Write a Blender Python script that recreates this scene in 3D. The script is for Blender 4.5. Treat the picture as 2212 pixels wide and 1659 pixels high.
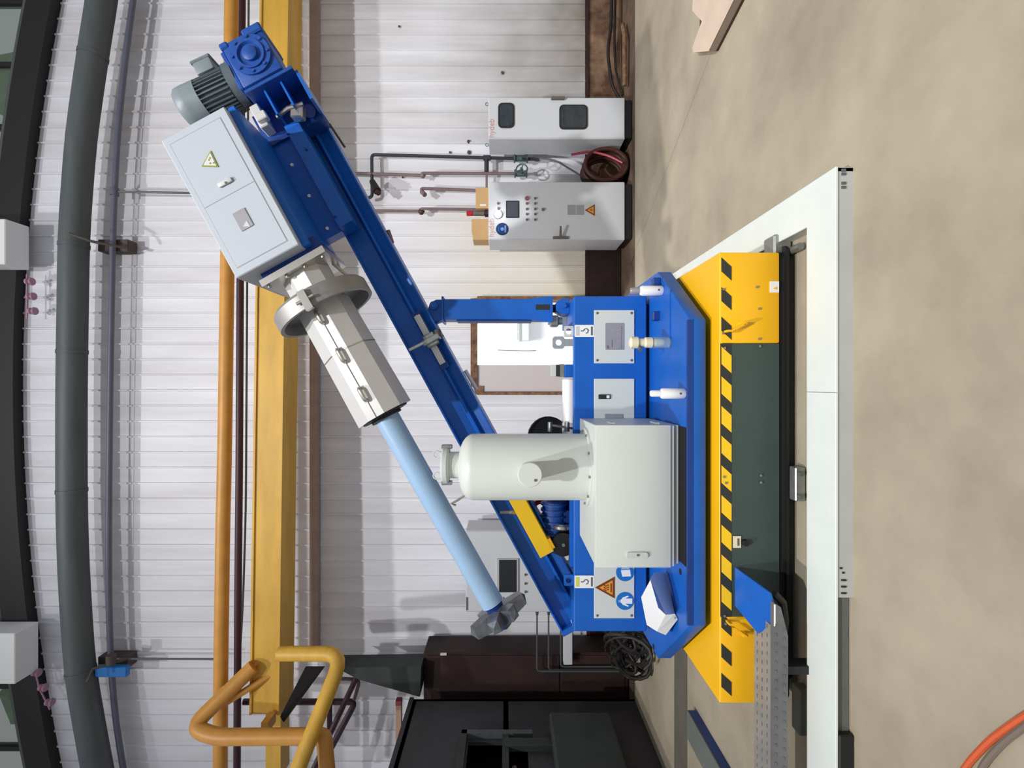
import bpy, bmesh, math, random
from mathutils import Vector, Matrix
random.seed(4)
for o in list(bpy.data.objects): bpy.data.objects.remove(o)
scene = bpy.context.scene
COL = scene.collection

# ------------------------------------------------------------------ camera
F = 1100.0; H = 1.6; VX, VY = 1091.0, 829.5          # focal length in px, eye height, vanishing point (2212x1659 frame)
cd = bpy.data.cameras.new('camera'); cam = bpy.data.objects.new('camera', cd); COL.objects.link(cam)
cd.sensor_fit = 'HORIZONTAL'; cd.sensor_width = 36.0; cd.lens = 36.0 * F / 2212.0
cd.shift_x = (1106.0 - VX) / 2212.0; cd.clip_start = 0.05; cd.clip_end = 200
# the phone was held sideways: image up is world +X, image right is world down
cam.matrix_world = Matrix(((0, 1, 0, 0), (0, 0, -1, 0), (-1, 0, 0, H), (0, 0, 0, 1)))
scene.camera = cam

# ------------------------------------------------------------------ world, lamps, exposure
w = bpy.data.worlds.new('world'); scene.world = w; w.use_nodes = True
w.node_tree.nodes['Background'].inputs[0].default_value = (0.93, 0.95, 1.0, 1)
w.node_tree.nodes['Background'].inputs[1].default_value = 0.42
def area(name, loc, target, size, power, col=(1, 1, 1), spread=180):
    l = bpy.data.lights.new(name, 'AREA'); l.shape = 'DISK'; l.size = size; l.energy = power; l.color = col; l.spread = math.radians(spread)
    o = bpy.data.objects.new(name, l); COL.objects.link(o); o.location = loc
    o.rotation_euler = (Vector(target) - Vector(loc)).to_track_quat('-Z', 'Y').to_euler(); return o
area('high_bay_lamp', (-3.9, -5.1, 16.2), (2.5, 4.0, 0.5), 0.6, 285, (1.0, 0.97, 0.93), 68)
area('high_bay_lamp.001', (-0.25, -8.2, 13.8), (2.5, 4.5, 0.8), 0.45, 325, (1.0, 0.98, 0.96), 70)
scene.view_settings.view_transform = 'Standard'; scene.view_settings.look = 'None'
scene.view_settings.exposure = -0.16; scene.view_settings.gamma = 1.0; scene.view_settings.use_curve_mapping = False

# ------------------------------------------------------------------ materials
def S(r, g, b):
    f = lambda c: (c/255/12.92) if c/255 <= 0.04045 else ((c/255+0.055)/1.055)**2.4
    return (f(r), f(g), f(b), 1)
MATS = {}
def mat(name, col, rough=0.5, metal=0.0, noise=0.0, nscale=8.0, col2=None, bump=0.0, bscale=60.0, stretch=None, emit=None, alpha=None, trans=0.0, spec=0.5, detail=6.0, lo=0.35, hi=0.65):
    m = bpy.data.materials.new(name); m.use_nodes = True; nt = m.node_tree; b = nt.nodes['Principled BSDF']
    b.inputs['Base Color'].default_value = col; b.inputs['Roughness'].default_value = rough; b.inputs['Metallic'].default_value = metal
    b.inputs['Specular IOR Level'].default_value = spec
    if trans: b.inputs['Transmission Weight'].default_value = trans
    if alpha is not None: b.inputs['Alpha'].default_value = alpha
    if emit: b.inputs['Emission Color'].default_value = emit[0]; b.inputs['Emission Strength'].default_value = emit[1]
    tc = nt.nodes.new('ShaderNodeNewGeometry'); mp = nt.nodes.new('ShaderNodeMapping'); nt.links.new(tc.outputs['Position'], mp.inputs['Vector'])
    if stretch: mp.inputs['Scale'].default_value = stretch
    if noise or col2:
        n = nt.nodes.new('ShaderNodeTexNoise'); n.inputs['Scale'].default_value = nscale; n.inputs['Detail'].default_value = detail; n.inputs['Roughness'].default_value = 0.6
        nt.links.new(mp.outputs[0], n.inputs['Vector'])
        r = nt.nodes.new('ShaderNodeValToRGB'); r.color_ramp.elements[0].position = lo; r.color_ramp.elements[1].position = hi
        c2 = col2 if col2 else tuple(c*(1-noise) for c in col[:3]) + (1,)
        r.color_ramp.elements[0].color = c2; r.color_ramp.elements[1].color = col
        nt.links.new(n.outputs[0], r.inputs[0]); nt.links.new(r.outputs[0], b.inputs['Base Color'])
    if bump:
        n2 = nt.nodes.new('ShaderNodeTexNoise'); n2.inputs['Scale'].default_value = bscale; n2.inputs['Detail'].default_value = 3
        nt.links.new(tc.outputs['Position'], n2.inputs['Vector'])
        bp = nt.nodes.new('ShaderNodeBump'); bp.inputs['Strength'].default_value = bump; bp.inputs['Distance'].default_value = 0.01
        nt.links.new(n2.outputs[0], bp.inputs['Height']); nt.links.new(bp.outputs[0], b.inputs['Normal'])
    MATS[name] = m; return m
mat('blue', S(12, 96, 192), 0.42, noise=0.14, nscale=5, bump=0.06, bscale=90)
mat('bluedk', S(12, 60, 138), 0.45, noise=0.2, nscale=6)
mat('bluegear', S(24, 76, 160), 0.5, noise=0.2, nscale=20, bump=0.1)
mat('yellow', S(252, 190, 20), 0.45, noise=0.06, nscale=3)
mat('yellowbright', S(255, 206, 30), 0.45)
mat('craneyellow', S(224, 176, 68), 0.5, noise=0.22, nscale=2.5, stretch=(0.4, 2, 2))
mat('craneorange', S(210, 150, 68), 0.45, noise=0.15, nscale=5)
mat('green', S(62, 78, 74), 0.45, noise=0.1, nscale=4)
mat('stripeblack', S(48, 50, 46), 0.5)
mat('black', S(22, 22, 24), 0.55)
mat('blackrubber', S(34, 34, 34), 0.7, noise=0.2, nscale=10)
mat('grey7035', S(208, 214, 209), 0.42, noise=0.025, nscale=3)
mat('eboxgrey', S(180, 188, 198), 0.45, noise=0.02, nscale=3)
mat('cabgrey', S(206, 210, 216), 0.38, noise=0.02, nscale=3)
mat('plategrey', S(196, 201, 199), 0.5)
mat('nameplate', S(164, 164, 170), 0.35, metal=0.3, noise=0.06, nscale=40)
mat('whiteframe', S(226, 234, 230), 0.4, noise=0.05, nscale=5)
mat('framegrey', S(186, 190, 188), 0.45, noise=0.06, nscale=6)
mat('framedark', S(112, 118, 114), 0.5, noise=0.15, nscale=5)
mat('white', S(236, 238, 240), 0.4)
mat('steel', S(214, 214, 213), 0.36, metal=0.25, noise=0.06, nscale=6)
mat('steelbrushed', S(196, 192, 186), 0.3, metal=0.9, noise=0.05, nscale=14)
mat('ringgrey', S(150, 148, 146), 0.5, metal=0.4, noise=0.1, nscale=5)
mat('chrome', S(225, 225, 228), 0.15, metal=1.0)
mat('motorgrey', S(128, 140, 146), 0.45, noise=0.12, nscale=12)
mat('motordk', S(84, 96, 104), 0.5, noise=0.15, nscale=14)
mat('skyblue', S(150, 182, 214), 0.33, noise=0.05, nscale=6)
mat('toolgrey', S(120, 126, 136), 0.3, metal=0.45, noise=0.35, nscale=14, bump=0.3, bscale=18)
mat('floor', S(184, 174, 153), 0.55, nscale=1.3, col2=S(150, 140, 122), bump=0.12, bscale=9, detail=10, lo=0.3, hi=0.7)
mat('flooredge', S(112, 92, 74), 0.8, nscale=2.4, col2=S(74, 56, 46), detail=8)
mat('stripgrey', S(104, 99, 90), 0.7, noise=0.2, nscale=4)
mat('joint', S(84, 74, 64), 0.9)
mat('wall', S(238, 240, 248), 0.46, nscale=1.0, col2=S(221, 221, 228), stretch=(3.5, 1, 0.35), detail=5, bump=0.05, bscale=5, spec=0.25)
mat('wallcream', S(238, 240, 248), 0.46, nscale=1.0, col2=S(221, 221, 228), stretch=(3.5, 1, 0.35), detail=5, bump=0.05, bscale=5, spec=0.25)
mat('walldirty', S(238, 240, 248), 0.46, nscale=1.0, col2=S(214, 213, 218), stretch=(3.5, 1, 0.35), detail=5, bump=0.05, bscale=5, spec=0.25)
def dirt(m, z0, z1, strength, col=(132, 126, 116)):
    nt = m.node_tree; r = [n for n in nt.nodes if n.type == 'VALTORGB'][0]; b = nt.nodes['Principled BSDF']; g = [n for n in nt.nodes if n.type == 'NEW_GEOMETRY'][0]
    sx = nt.nodes.new('ShaderNodeSeparateXYZ'); nt.links.new(g.outputs['Position'], sx.inputs[0])
    mr = nt.nodes.new('ShaderNodeMapRange'); mr.inputs['From Min'].default_value = z0; mr.inputs['From Max'].default_value = z1; mr.inputs['To Min'].default_value = strength; mr.inputs['To Max'].default_value = 0
    nt.links.new(sx.outputs['Z'], mr.inputs['Value'])
    n = nt.nodes.new('ShaderNodeTexNoise'); n.inputs['Scale'].default_value = 1.3; n.inputs['Detail'].default_value = 9; nt.links.new(g.outputs['Position'], n.inputs['Vector'])
    mu = nt.nodes.new('ShaderNodeMath'); mu.operation = 'MULTIPLY'; mu.use_clamp = True; nt.links.new(mr.outputs[0], mu.inputs[0]); nt.links.new(n.outputs[0], mu.inputs[1])
    mx = nt.nodes.new('ShaderNodeMix'); mx.data_type = 'RGBA'; nt.links.new(mu.outputs[0], mx.inputs['Factor']); nt.links.new(r.outputs[0], mx.inputs['A']); mx.inputs['B'].default_value = S(*col)
    nt.links.new(mx.outputs['Result'], b.inputs['Base Color'])
dirt(MATS['walldirty'], 0.4, 2.6, 1.5); dirt(MATS['wallcream'], 0.8, 3.0, 1.7, (228, 221, 200))
mat('wallcore', S(206, 206, 210), 0.6)
mat('plinth', S(150, 122, 96), 0.9, nscale=3.5, col2=S(84, 56, 44), detail=9, bump=0.3, bscale=14)
mat('maroon', S(56, 31, 30), 0.7, nscale=3, col2=S(34, 20, 20), detail=8)
mat('rust', S(142, 108, 84), 0.85, nscale=14, col2=S(92, 66, 50), detail=9)
mat('doorleaf', S(214, 206, 208), 0.45, noise=0.02)
mat('duct', S(84, 92, 95), 0.55, noise=0.2, nscale=2.5, stretch=(0.6, 3, 3))
mat('bluepipe', S(96, 100, 120), 0.45, noise=0.15, nscale=4)
mat('marpipe', S(56, 28, 44), 0.5)
mat('thinpipe', S(78, 84, 86), 0.5)
mat('browniron', S(84, 74, 70), 0.7, noise=0.3, nscale=8)
mat('pipeblack', S(52, 52, 58), 0.45)
mat('railbrown', S(172, 152, 146), 0.6, noise=0.15, nscale=5)
mat('pipebrown', S(130, 110, 114), 0.55, noise=0.2, nscale=10)
mat('valvegreen', S(72, 92, 96), 0.45, noise=0.1, nscale=15)
mat('card', S(204, 166, 118), 0.8, noise=0.08, nscale=9)
mat('red', S(178, 30, 44), 0.4)
mat('redhose', S(150, 40, 60), 0.45)
mat('coil', S(70, 32, 27), 0.6, noise=0.3, nscale=16)
mat('brick', S(142, 104, 78), 0.8, noise=0.25, nscale=9)
mat('screen', S(78, 82, 92), 0.12, noise=0.1, nscale=10)
mat('screenblack', S(36, 38, 44), 0.2)
mat('glassdark', S(60, 68, 74), 0.08, noise=0.35, nscale=9)
mat('gasket', S(34, 36, 40), 0.6)
mat('gaskethatch', S(22, 40, 46), 0.2)
mat('warnorange', S(226, 150, 50), 0.5)
mat('warnbrown', S(122, 56, 8), 0.5)
mat('warnyellow', S(206, 208, 92), 0.5)
mat('olive', S(140, 146, 30), 0.5)
mat('signblue', S(20, 110, 190), 0.45)
mat('stickerblue', S(24, 62, 130), 0.35)
mat('stickerlight', S(120, 160, 220), 0.4)
mat('stickerdk', S(44, 56, 74), 0.4)
mat('lettering', S(206, 156, 148), 0.6)
mat('ink', S(96, 96, 102), 0.6)
mat('inkred', S(150, 90, 96), 0.5)
mat('darkmachine', S(62, 60, 64), 0.6, noise=0.35, nscale=2.5, detail=8)
mat('darkgreen', S(52, 60, 58), 0.6, noise=0.3, nscale=3)
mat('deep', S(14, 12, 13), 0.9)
mat('dullpart', S(110, 100, 96), 0.6, noise=0.2, nscale=12)
mat('wood', S(190, 156, 132), 0.8, noise=0.18, nscale=6, stretch=(0.5, 6, 6))
mat('woodred', S(160, 70, 84), 0.7)
mat('board', S(216, 196, 176), 0.8, noise=0.12, nscale=5)
mat('boardedge', S(92, 72, 64), 0.8)
mat('cream', S(232, 222, 190), 0.4)
mat('bowl', S(190, 215, 225), 0.05, alpha=0.28)
mat('treadplate', S(170, 166, 160), 0.42, metal=0.35, noise=0.2, nscale=4)
mat('treadface', S(130, 132, 136), 0.42, metal=0.4, noise=0.2, nscale=6)
mat('zinc', S(160, 164, 160), 0.35, metal=0.7, noise=0.2, nscale=18)
mat('orangecable', S(206, 92, 52), 0.6)
mat('greycable', S(116, 104, 94), 0.6)
mat('blackcable', S(24, 21, 20), 0.6)
mat('windowframe', S(16, 13, 14), 0.6)
mat('pane', S(120, 140, 120), 0.1, alpha=0.35)
mat('leaf', S(86, 116, 66), 0.7, noise=0.5, nscale=6)
mat('pink', S(170, 128, 150), 0.5)
mat('lampwhite', S(255, 255, 255), 0.3, emit=((1, 1, 1, 1), 5.0))
mat('teal', S(80, 110, 116), 0.5)

# ------------------------------------------------------------------ geometry helpers
def P(px, py, d): return Vector(((VY-py)*d/F, d, H-(px-VX)*d/F))       # photo pixel at a known distance -> place in the hall
def DZ(px, z): return F*(H-z)/(px-VX)                                    # distance of a point of known height
WL = {}
class MB:
    def __init__(s, M=None): s.bm = bmesh.new(); s.M = M
    def _in(s, b, M=None):
        for M2 in (M, s.M):
            if M2 is not None: bmesh.ops.transform(b, matrix=M2, verts=b.verts)
        me = bpy.data.meshes.new('t'); b.to_mesh(me); b.free(); s.bm.from_mesh(me); bpy.data.meshes.remove(me); return s
    def box(s, x0, x1, y0, y1, z0, z1, bev=0.0, M=None, seg=1):
        b = bmesh.new(); bmesh.ops.create_cube(b, size=1)
        for v in b.verts:
            v.co = ((x0+x1)/2+v.co.x*abs(x1-x0), (y0+y1)/2+v.co.y*abs(y1-y0), (z0+z1)/2+v.co.z*abs(z1-z0))
        if bev: bmesh.ops.bevel(b, geom=list(b.edges), offset=min(bev, .45*min(abs(x1-x0), abs(y1-y0), abs(z1-z0))), segments=seg, affect='EDGES', profile=0.5)
        return s._in(b, M)
    def prism(s, pts, axis, a, c, bev=0.0, M=None):
        b = bmesh.new()
        mk = {'y': lambda p, h: (p[0], h, p[1]), 'z': lambda p, h: (p[0], p[1], h), 'x': lambda p, h: (h, p[0], p[1])}[axis]
        f0 = [b.verts.new(mk(p, a)) for p in pts]; f1 = [b.verts.new(mk(p, c)) for p in pts]
        b.faces.new(f0); b.faces.new(f1[::-1]); n = len(pts)
        for i in range(n): b.faces.new((f0[i], f1[i], f1[(i+1) % n], f0[(i+1) % n]))
        bmesh.ops.recalc_face_normals(b, faces=b.faces)
        if bev: bmesh.ops.bevel(b, geom=list(b.edges), offset=bev, segments=1, affect='EDGES')
        return s._in(b, M)
    def poly(s, vs, fs, M=None):
        b = bmesh.new(); vv = [b.verts.new(v) for v in vs]
        for f in fs: b.faces.new([vv[i] for i in f])
        bmesh.ops.recalc_face_normals(b, faces=b.faces); return s._in(b, M)
    def slab(s, pts, th, M=None):
        """polygon given by 3-D points, thickened along its normal"""
        p = [Vector(q) for q in pts]; n = Vector()
        for i in range(len(p)): n += p[i].cross(p[(i+1) % len(p)])
        n.normalize(); k = len(p); vs = p+[q+n*th for q in p]
        return s.poly(vs, [list(range(k)), list(range(2*k-1, k-1, -1))]+[(i, (i+1) % k, (i+1) % k+k, i+k) for i in range(k)], M)
    def lathe(s, prof, p0, axis, n=24, M=None, closed=False, off=.5):
        ax = Vector(axis).normalized(); q = Vector((0, 0, 1)).rotation_difference(ax).to_matrix().to_4x4()
        b = bmesh.new(); rings = []
        for r, h in prof:
            rings.append([b.verts.new((0, 0, h))] if r < 1e-6 else [b.verts.new((r*math.cos(2*math.pi*(i+off)/n), r*math.sin(2*math.pi*(i+off)/n), h)) for i in range(n)])
        pairs = list(zip(rings, rings[1:]))
        if closed: pairs.append((rings[-1], rings[0]))
        for A, B in pairs:
            for i in range(n):
                j = (i+1) % n
                if len(A) == 1 and len(B) == 1: continue
                if len(A) == 1: b.faces.new((A[0], B[i], B[j]))
                elif len(B) == 1: b.faces.new((A[i], A[j], B[0]))
                else: b.faces.new((A[i], A[j], B[j], B[i]))
        bmesh.ops.recalc_face_normals(b, faces=b.faces)
        bmesh.ops.transform(b, matrix=Matrix.Translation(Vector(p0)) @ q, verts=b.verts); return s._in(b, M)
    def cyl(s, p0, p1, r, r1=None, n=20, M=None, bev=0.0):
        p0, p1 = Vector(p0), Vector(p1); L = (p1-p0).length; r1 = r if r1 is None else r1
        pr = [(0, 0), (r-bev, 0), (r, bev), (r1, L-bev), (r1-bev, L), (0, L)] if bev else [(0, 0), (r, 0), (r1, L), (0, L)]
        return s.lathe(pr, p0, p1-p0, n, M)
    def tube(s, pts, r, n=10, M=None, cap=True, closed=False):
        pts = [Vector(p) for p in pts]; b = bmesh.new(); k = len(pts); rings = []; up = None
        for i, p in enumerate(pts):
            a = pts[i-1] if (i > 0 or closed) else p; c = pts[(i+1) % k] if (i < k-1 or closed) else p
            t = (c-a).normalized()
            if up is None: up = t.orthogonal().normalized()
            up = (up-t*up.dot(t)).normalized(); sd = t.cross(up)
            rings.append([b.verts.new(p+up*r*math.cos(2*math.pi*j/n)+sd*r*math.sin(2*math.pi*j/n)) for j in range(n)])
        for i in range(k if closed else k-1):
            A, B = rings[i], rings[(i+1) % k]
            for j in range(n): b.faces.new((A[j], A[(j+1) % n], B[(j+1) % n], B[j]))
        if cap and not closed: b.faces.new(rings[0][::-1]); b.faces.new(rings[-1])
        bmesh.ops.recalc_face_normals(b, faces=b.faces); return s._in(b, M)
    def ball(s, c, r, sc=(1, 1, 1), sub=2, M=None):
        b = bmesh.new(); bmesh.ops.create_icosphere(b, subdivisions=sub, radius=r)
        for v in b.verts: v.co = Vector(c)+Vector((v.co.x*sc[0], v.co.y*sc[1], v.co.z*sc[2]))
        return s._in(b, M)
    def build(s, name, m, parent=None, smooth=35):
        me = bpy.data.meshes.new(name); vs = [v.co.copy() for v in s.bm.verts]
        c = Vector([(min(v[i] for v in vs)+max(v[i] for v in vs))/2 for i in range(3)])
        if parent is None: c.z = min(v.z for v in vs)
        bmesh.ops.translate(s.bm, vec=-c, verts=s.bm.verts); s.bm.to_mesh(me); s.bm.free()
        me.materials.append(MATS[m] if isinstance(m, str) else m)
        me.polygons.foreach_set('use_smooth', [True]*len(me.polygons)); me.set_sharp_from_angle(angle=math.radians(smooth))
        o = bpy.data.objects.new(name, me); COL.objects.link(o); WL[o.name] = c
        if parent is not None: o.parent = parent; o.location = c-WL[parent.name]
        else: o.location = c
        return o
def tag(o, label=None, cat=None, group=None, kind=None):
    if label: o['label'] = label
    if cat: o['category'] = cat
    if group: o['group'] = group
    if kind: o['kind'] = kind
    return o
def thing(name, label, cat, loc, group=None, kind=None):
    o = bpy.data.objects.new(name, None); COL.objects.link(o); o.location = loc; o.empty_display_size = 0.1
    WL[o.name] = Vector(loc); return tag(o, label, cat, group, kind)
def dup(o, offset, parent=None):
    c = o.copy(); COL.objects.link(c); c.location = o.location+Vector(offset) if parent is None or parent == o.parent else o.location
    c.parent = parent; WL[c.name] = WL[o.name]+Vector(offset); return c
def text(name, body, size, loc, m, parent, M=None, extrude=0.001, align='CENTER', label=None):
    cu = bpy.data.curves.new('t', 'FONT'); cu.body = body; cu.size = size; cu.extrude = extrude; cu.align_x = align; cu.align_y = 'CENTER'
    t = bpy.data.objects.new('t', cu); COL.objects.link(t)
    me = bpy.data.meshes.new_from_object(t.evaluated_get(bpy.context.evaluated_depsgraph_get()))
    bpy.data.objects.remove(t)
    b = bmesh.new(); b.from_mesh(me); bpy.data.meshes.remove(me)
    R = Matrix.Rotation(math.pi/2, 4, 'X')
    T = Matrix.Translation(Vector(loc)) @ (M if M is not None else Matrix.Identity(4)) @ R
    mb = MB(); mb._in(b, T); return tag(mb.build(name, m, parent), label)
def disc(c, r, th, n=20):
    c = Vector(c); return MB().cyl(c, c+Vector((0, -th, 0)), r, n=n)
def interp(tbl, y):
    for (a, va), (b, vb) in zip(tbl, tbl[1:]):
        if y <= b: return va+(vb-va)*(y-a)/(b-a)
    (a, va), (b, vb) = tbl[-2], tbl[-1]; return va+(vb-va)*(y-a)/(b-a)
def fit(tbl):
    """smooth quadratic-ish curve through a table, as a function"""
    def g(y):
        return (interp(tbl, y-60)+interp(tbl, y)*2+interp(tbl, y+60))/4
    return g
def rrect(x0, x1, z0, z1, r, k=5):
    out = []
    for cx, cz, a0 in ((x1-r, z1-r, 0), (x0+r, z1-r, 90), (x0+r, z0+r, 180), (x1-r, z0+r, 270)):
        for i in range(k+1):
            a = math.radians(a0+90*i/k); out.append((cx+r*math.cos(a), cz+r*math.sin(a)))
    return out

# ================================================================== SETTING
D_WALL = 7.1
fl = tag(MB().box(-11, 11, -3, 6.28, -0.2, 0).build('floor', 'floor'), 'grey tan concrete floor with patchy wear marks', 'floor', kind='structure')
j0, j1 = P(1537, 112, DZ(1537, 0)), P(1400, 470, DZ(1400, 0))
dj = (j1-j0).normalized(); j2 = j1+dj*0.9; nj = Vector((-dj.y, dj.x, 0))*0.006
MB().slab([j0-nj, j2-nj, j2+nj, j0+nj], -0.0015).build('floor_joint', 'joint', fl)
ch = tag(MB().box(-11, 11, 6.28, 7.3, -0.2, -0.012).build('trim_1', 'flooredge'), 'dirty brown floor strip along the back wall', 'floor strip', kind='structure')
MB().box(-11, 11, 6.27, 6.29, -0.1, 0.002).build('floor_edge', 'joint', ch)

DX0, DX1, DTOP = -0.116, 1.177, 2.03
wall = thing('wall_back', 'tall white corrugated metal back wall of the hall', 'wall', (0, 7.2, 0), kind='structure')
top = lambda x: 8.34-0.55*(x/5.36)**2
core = MB()
core.box(-9, DX0, 7.13, 7.3, 0.46, 7.2); core.box(DX1, 9, 7.13, 7.3, 0.46, 7.2); core.box(DX0, DX1, 7.13, 7.3, DTOP, 7.2)
core.build('wall_core', 'wallcore', wall)
pit = (DX1-DX0)/6
for si in range(-9, 10):
    m = MB(); X0 = DX0+si*4*pit; bay = []
    for k in range(4):
        a = X0+k*pit; mid = a+pit/2
        z0 = DTOP if DX0 < mid < DX1 else 0.464
        prof = [(a, .0), (a+.012, .0), (a+.018, -.022), (a+.036, -.022), (a+.042, 0), (a+pit, 0)]
        vs = []; fs = []
        for (x, dy) in prof:
            vs += [(x, D_WALL+dy, z0), (x, D_WALL+dy, top(x))]
        for i in range(len(prof)-1): fs.append((2*i, 2*i+2, 2*i+3, 2*i+1))
        m.poly(vs, fs)
    if abs(X0) < 9:
        mt = 'walldirty' if X0 > 2.6 else ('wallcream' if si in (1, 2) else 'wall')
        m.build('cladding_sheet', mt, wall, smooth=12)
pl = tag(MB().box(DX1, 9, 7.09, 7.35, -0.05, 0.46).build('wall_plinth', 'plinth'), 'rough brown masonry plinth under the cladding right of the doorway', 'plinth', kind='structure')
pl2 = tag(MB().box(-9, DX0, 7.09, 7.35, -0.05, 0.46).build('wall_plinth', 'maroon'), 'dark maroon plinth under the cladding left of the doorway', 'plinth', kind='structure')
MB().box(DX1+.02, 1.95, 7.06, 7.09, 0.0, 0.455).build('dark_panel', 'maroon', pl)
tag(MB().box(DX1, 9, 7.055, 7.1, 0.445, 0.485).build('trim_2', 'maroon'), 'dark red angle strip along the bottom of the cladding', 'trim', kind='structure')

# doorway and the lit room behind it
dr = thing('door_1', 'rust framed doorway with a half open pale sliding door', 'doorway', (0.5, 7.1, 0), kind='structure')
MB().box(DX0+.08, DX1, 7.02, 7.12, 1.985, 2.075).box(DX0-.03, DX0+.09, 7.03, 7.1, 1.9, 2.02).build('lintel', 'rust', dr)
MB().box(DX0-.035, DX0+.012, 7.02, 7.3, 0, 1.985).build('jamb', 'rust', dr)
MB().box(DX1-.012, DX1+.035, 7.02, 7.3, 0, 1.985).build('jamb', 'rust', dr)
MB().box(DX0+.012, 0.262, 7.05, 7.09, 0.03, 1.985).build('sliding_leaf', 'doorleaf', dr)
rm = thing('wall_side_room', 'bright white room seen through the doorway', 'room', (0.5, 9, 0), kind='structure')
MB().box(-1.2, 3.4, 9.6, 9.7, 0, 2.7).build('room_wall', 'white', rm)
MB().box(-1.3, -1.2, 7.3, 9.7, 0, 2.7).build('room_wall', 'white', rm); MB().box(3.4, 3.5, 7.3, 9.7, 0, 2.7).build('room_wall', 'white', rm)
MB().box(-1.3, 3.5, 7.3, 9.7, 2.7, 2.8).build('room_ceiling', 'white', rm)
MB().box(-1.3, 3.5, 7.3, 9.7, -0.1, 0.0).build('room_floor', 'white', rm)
area('room_lamp', (0.7, 8.4, 2.66), (0.7, 8.4, 0), 0.7, 75)
wr = P(1118, 725, 9.55)
wnd = thing('window_1', 'pale window in the bright room behind the doorway', 'window', (wr.x, 9.57, 1.2), kind='structure')
a, b_ = P(1078, 735, 9.57), P(1118, 697, 9.57)
MB().box(a.x-.03, b_.x+.03, 9.54, 9.6, b_.z-.03, a.z+.03).build('window_frame', 'plategrey', wnd)
MB().box(a.x, (a.x+b_.x)/2-.01, 9.53, 9.545, b_.z, a.z).build('pane', 'white', wnd); MB().box((a.x+b_.x)/2+.01, b_.x, 9.53, 9.545, b_.z, a.z).build('pane', 'white', wnd)
q0, q1 = P(1128, 736, 9.5), P(1143, 697, 9.5)
tag(MB().box(q0.x, q1.x, 9.4, 9.6, q1.z, q0.z, .01).build('wall_shelf', 'plategrey'), 'grey wall unit below the window in the bright room', 'shelf')
tag(MB().tube([P(1075, 756, 9.56), P(1105, 757, 9.56), P(1140, 758, 9.56), P(1158, 757, 9.56)], .008, 6).build('wall_cable', 'greycable'), 'thin grey conduit on the wall of the bright room', 'conduit')

# window strip above the arched top edge of the cladding
def archbox(m, off0, off1, y0, y1, xa=-7.6, xb=7.6, n=30):
    vs = []; fs = []
    for i in range(n+1):
        x = xa+(xb-xa)*i/n; z0 = top(x)+off0; z1 = top(x)+off1
        vs += [(x, y0, z0), (x, y1, z0), (x, y1, z1), (x, y0, z1)]
    for i in range(n):
        p, q = 4*i, 4*i+4
        for k in range(4): fs.append((p+k, p+(k+1) % 4, q+(k+1) % 4, q+k))
    fs += [(0, 1, 2, 3), (4*n, 4*n+3, 4*n+2, 4*n+1)]
    m.poly(vs, fs); return m
ws = thing('window_2', 'dark window band above the white cladding near the roof', 'window', (0, 7.1, 8.0), kind='structure')
archbox(MB(), -0.02, 0.33, 6.95, 7.25).build('window_sill', 'windowframe', ws)
archbox(MB(), 0.33, 0.42, 7.0, 7.2).build('sill_capping', 'duct', ws)
for k in range(18):
    xa = -7.62+k*.86
    archbox(MB(), 0.42, 1.7, 7.08, 7.09, xa+.03, xa+.83, 3).build('window_pane', 'pane', ws)
    archbox(MB(), 0.42, 1.7, 7.03, 7.13, xa-.03, xa+.03, 1).build('mullion', 'windowframe', ws)
for i, (ya, yb, xl, lab) in enumerate(((488, 582, 58, 'white square column end by the window band, right of centre'), (1345, 1450, 78, 'white square column end by the window band, far left'))):
    a, b_ = P(xl, yb, 6.9), P(xl, ya, 6.9)
    o = tag(MB().box(a.x, b_.x, 6.6, 6.94, a.z, a.z+1.6, .01).build('roof_column', 'white'), lab, 'column')
for k, (yy, xx, lab) in enumerate(((640, 66, 'right hand string of pink insulators hanging under the window band'), (1485, 92, 'left hand string of pink insulators hanging under the window band'))):
    c = P(xx, yy, 6.9); t = thing('insulator_string', lab, 'insulators', c, 'insulator strings')
    for q in (-1, 0, 1):
        cc = c+Vector((-q*.2, 0, q*-.02 if k == 0 else q*-.09))
        MB().lathe([(0, 0), (.05, .01), (.055, .03), (.02, .05), (.045, .07), (.04, .1), (0, .11)], cc+Vector((0, 0, -.06)), (0, 0, 1), 10).build('insulator', 'pink', t)
    MB().tube([c+Vector((-.3, 0, .05 if k == 0 else -.1)), c+Vector((0, 0, .05)), c+Vector((.3, 0, .05 if k == 0 else .12))], .012, 6).build('wire', 'pink', t)
hd = MB()
for k in range(60):
    hd.ball((random.uniform(-6, 6), random.uniform(9.5, 10.5), random.uniform(8.2, 10.5)), random.uniform(.4, .8), sub=1)
tag(hd.build('tree_foliage', 'leaf'), 'green foliage outside the window band', 'foliage', kind='stuff')

# ------------------------------------------------------------------ overhead pipes and crane runway
def run(tbl, d0, d1, ya=-420, yb=2000, n=44):
    g = fit(tbl); return [P(g(ya+(yb-ya)*i/n), ya+(yb-ya)*i/n, d0+(d1-d0)*i/n) for i in range(n+1)]
duct_t = [(-200, 250), (0, 220), (150, 196), (300, 175), (500, 160), (830, 155), (1100, 155), (1250, 160), (1450, 173), (1659, 210), (1850, 250)]
t = thing('large_duct', 'large grey green duct along the top of the back wall', 'duct', P(155, 830, 6.72))
MB().tube(run(duct_t, 6.72, 6.72), .165, 20).build('duct_pipe', 'duct', t)
for yy in (120, 530, 760, 1060, 1450):
    g = fit(duct_t); c = P(g(yy), yy, 6.72); s = (g(yy+20)-g(yy-20))/40.0
    MB().cyl(c-Vector((.025, 0, .025*s)), c+Vector((.025, 0, .025*s)), .172, n=20).build('band', 'duct', t)
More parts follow.
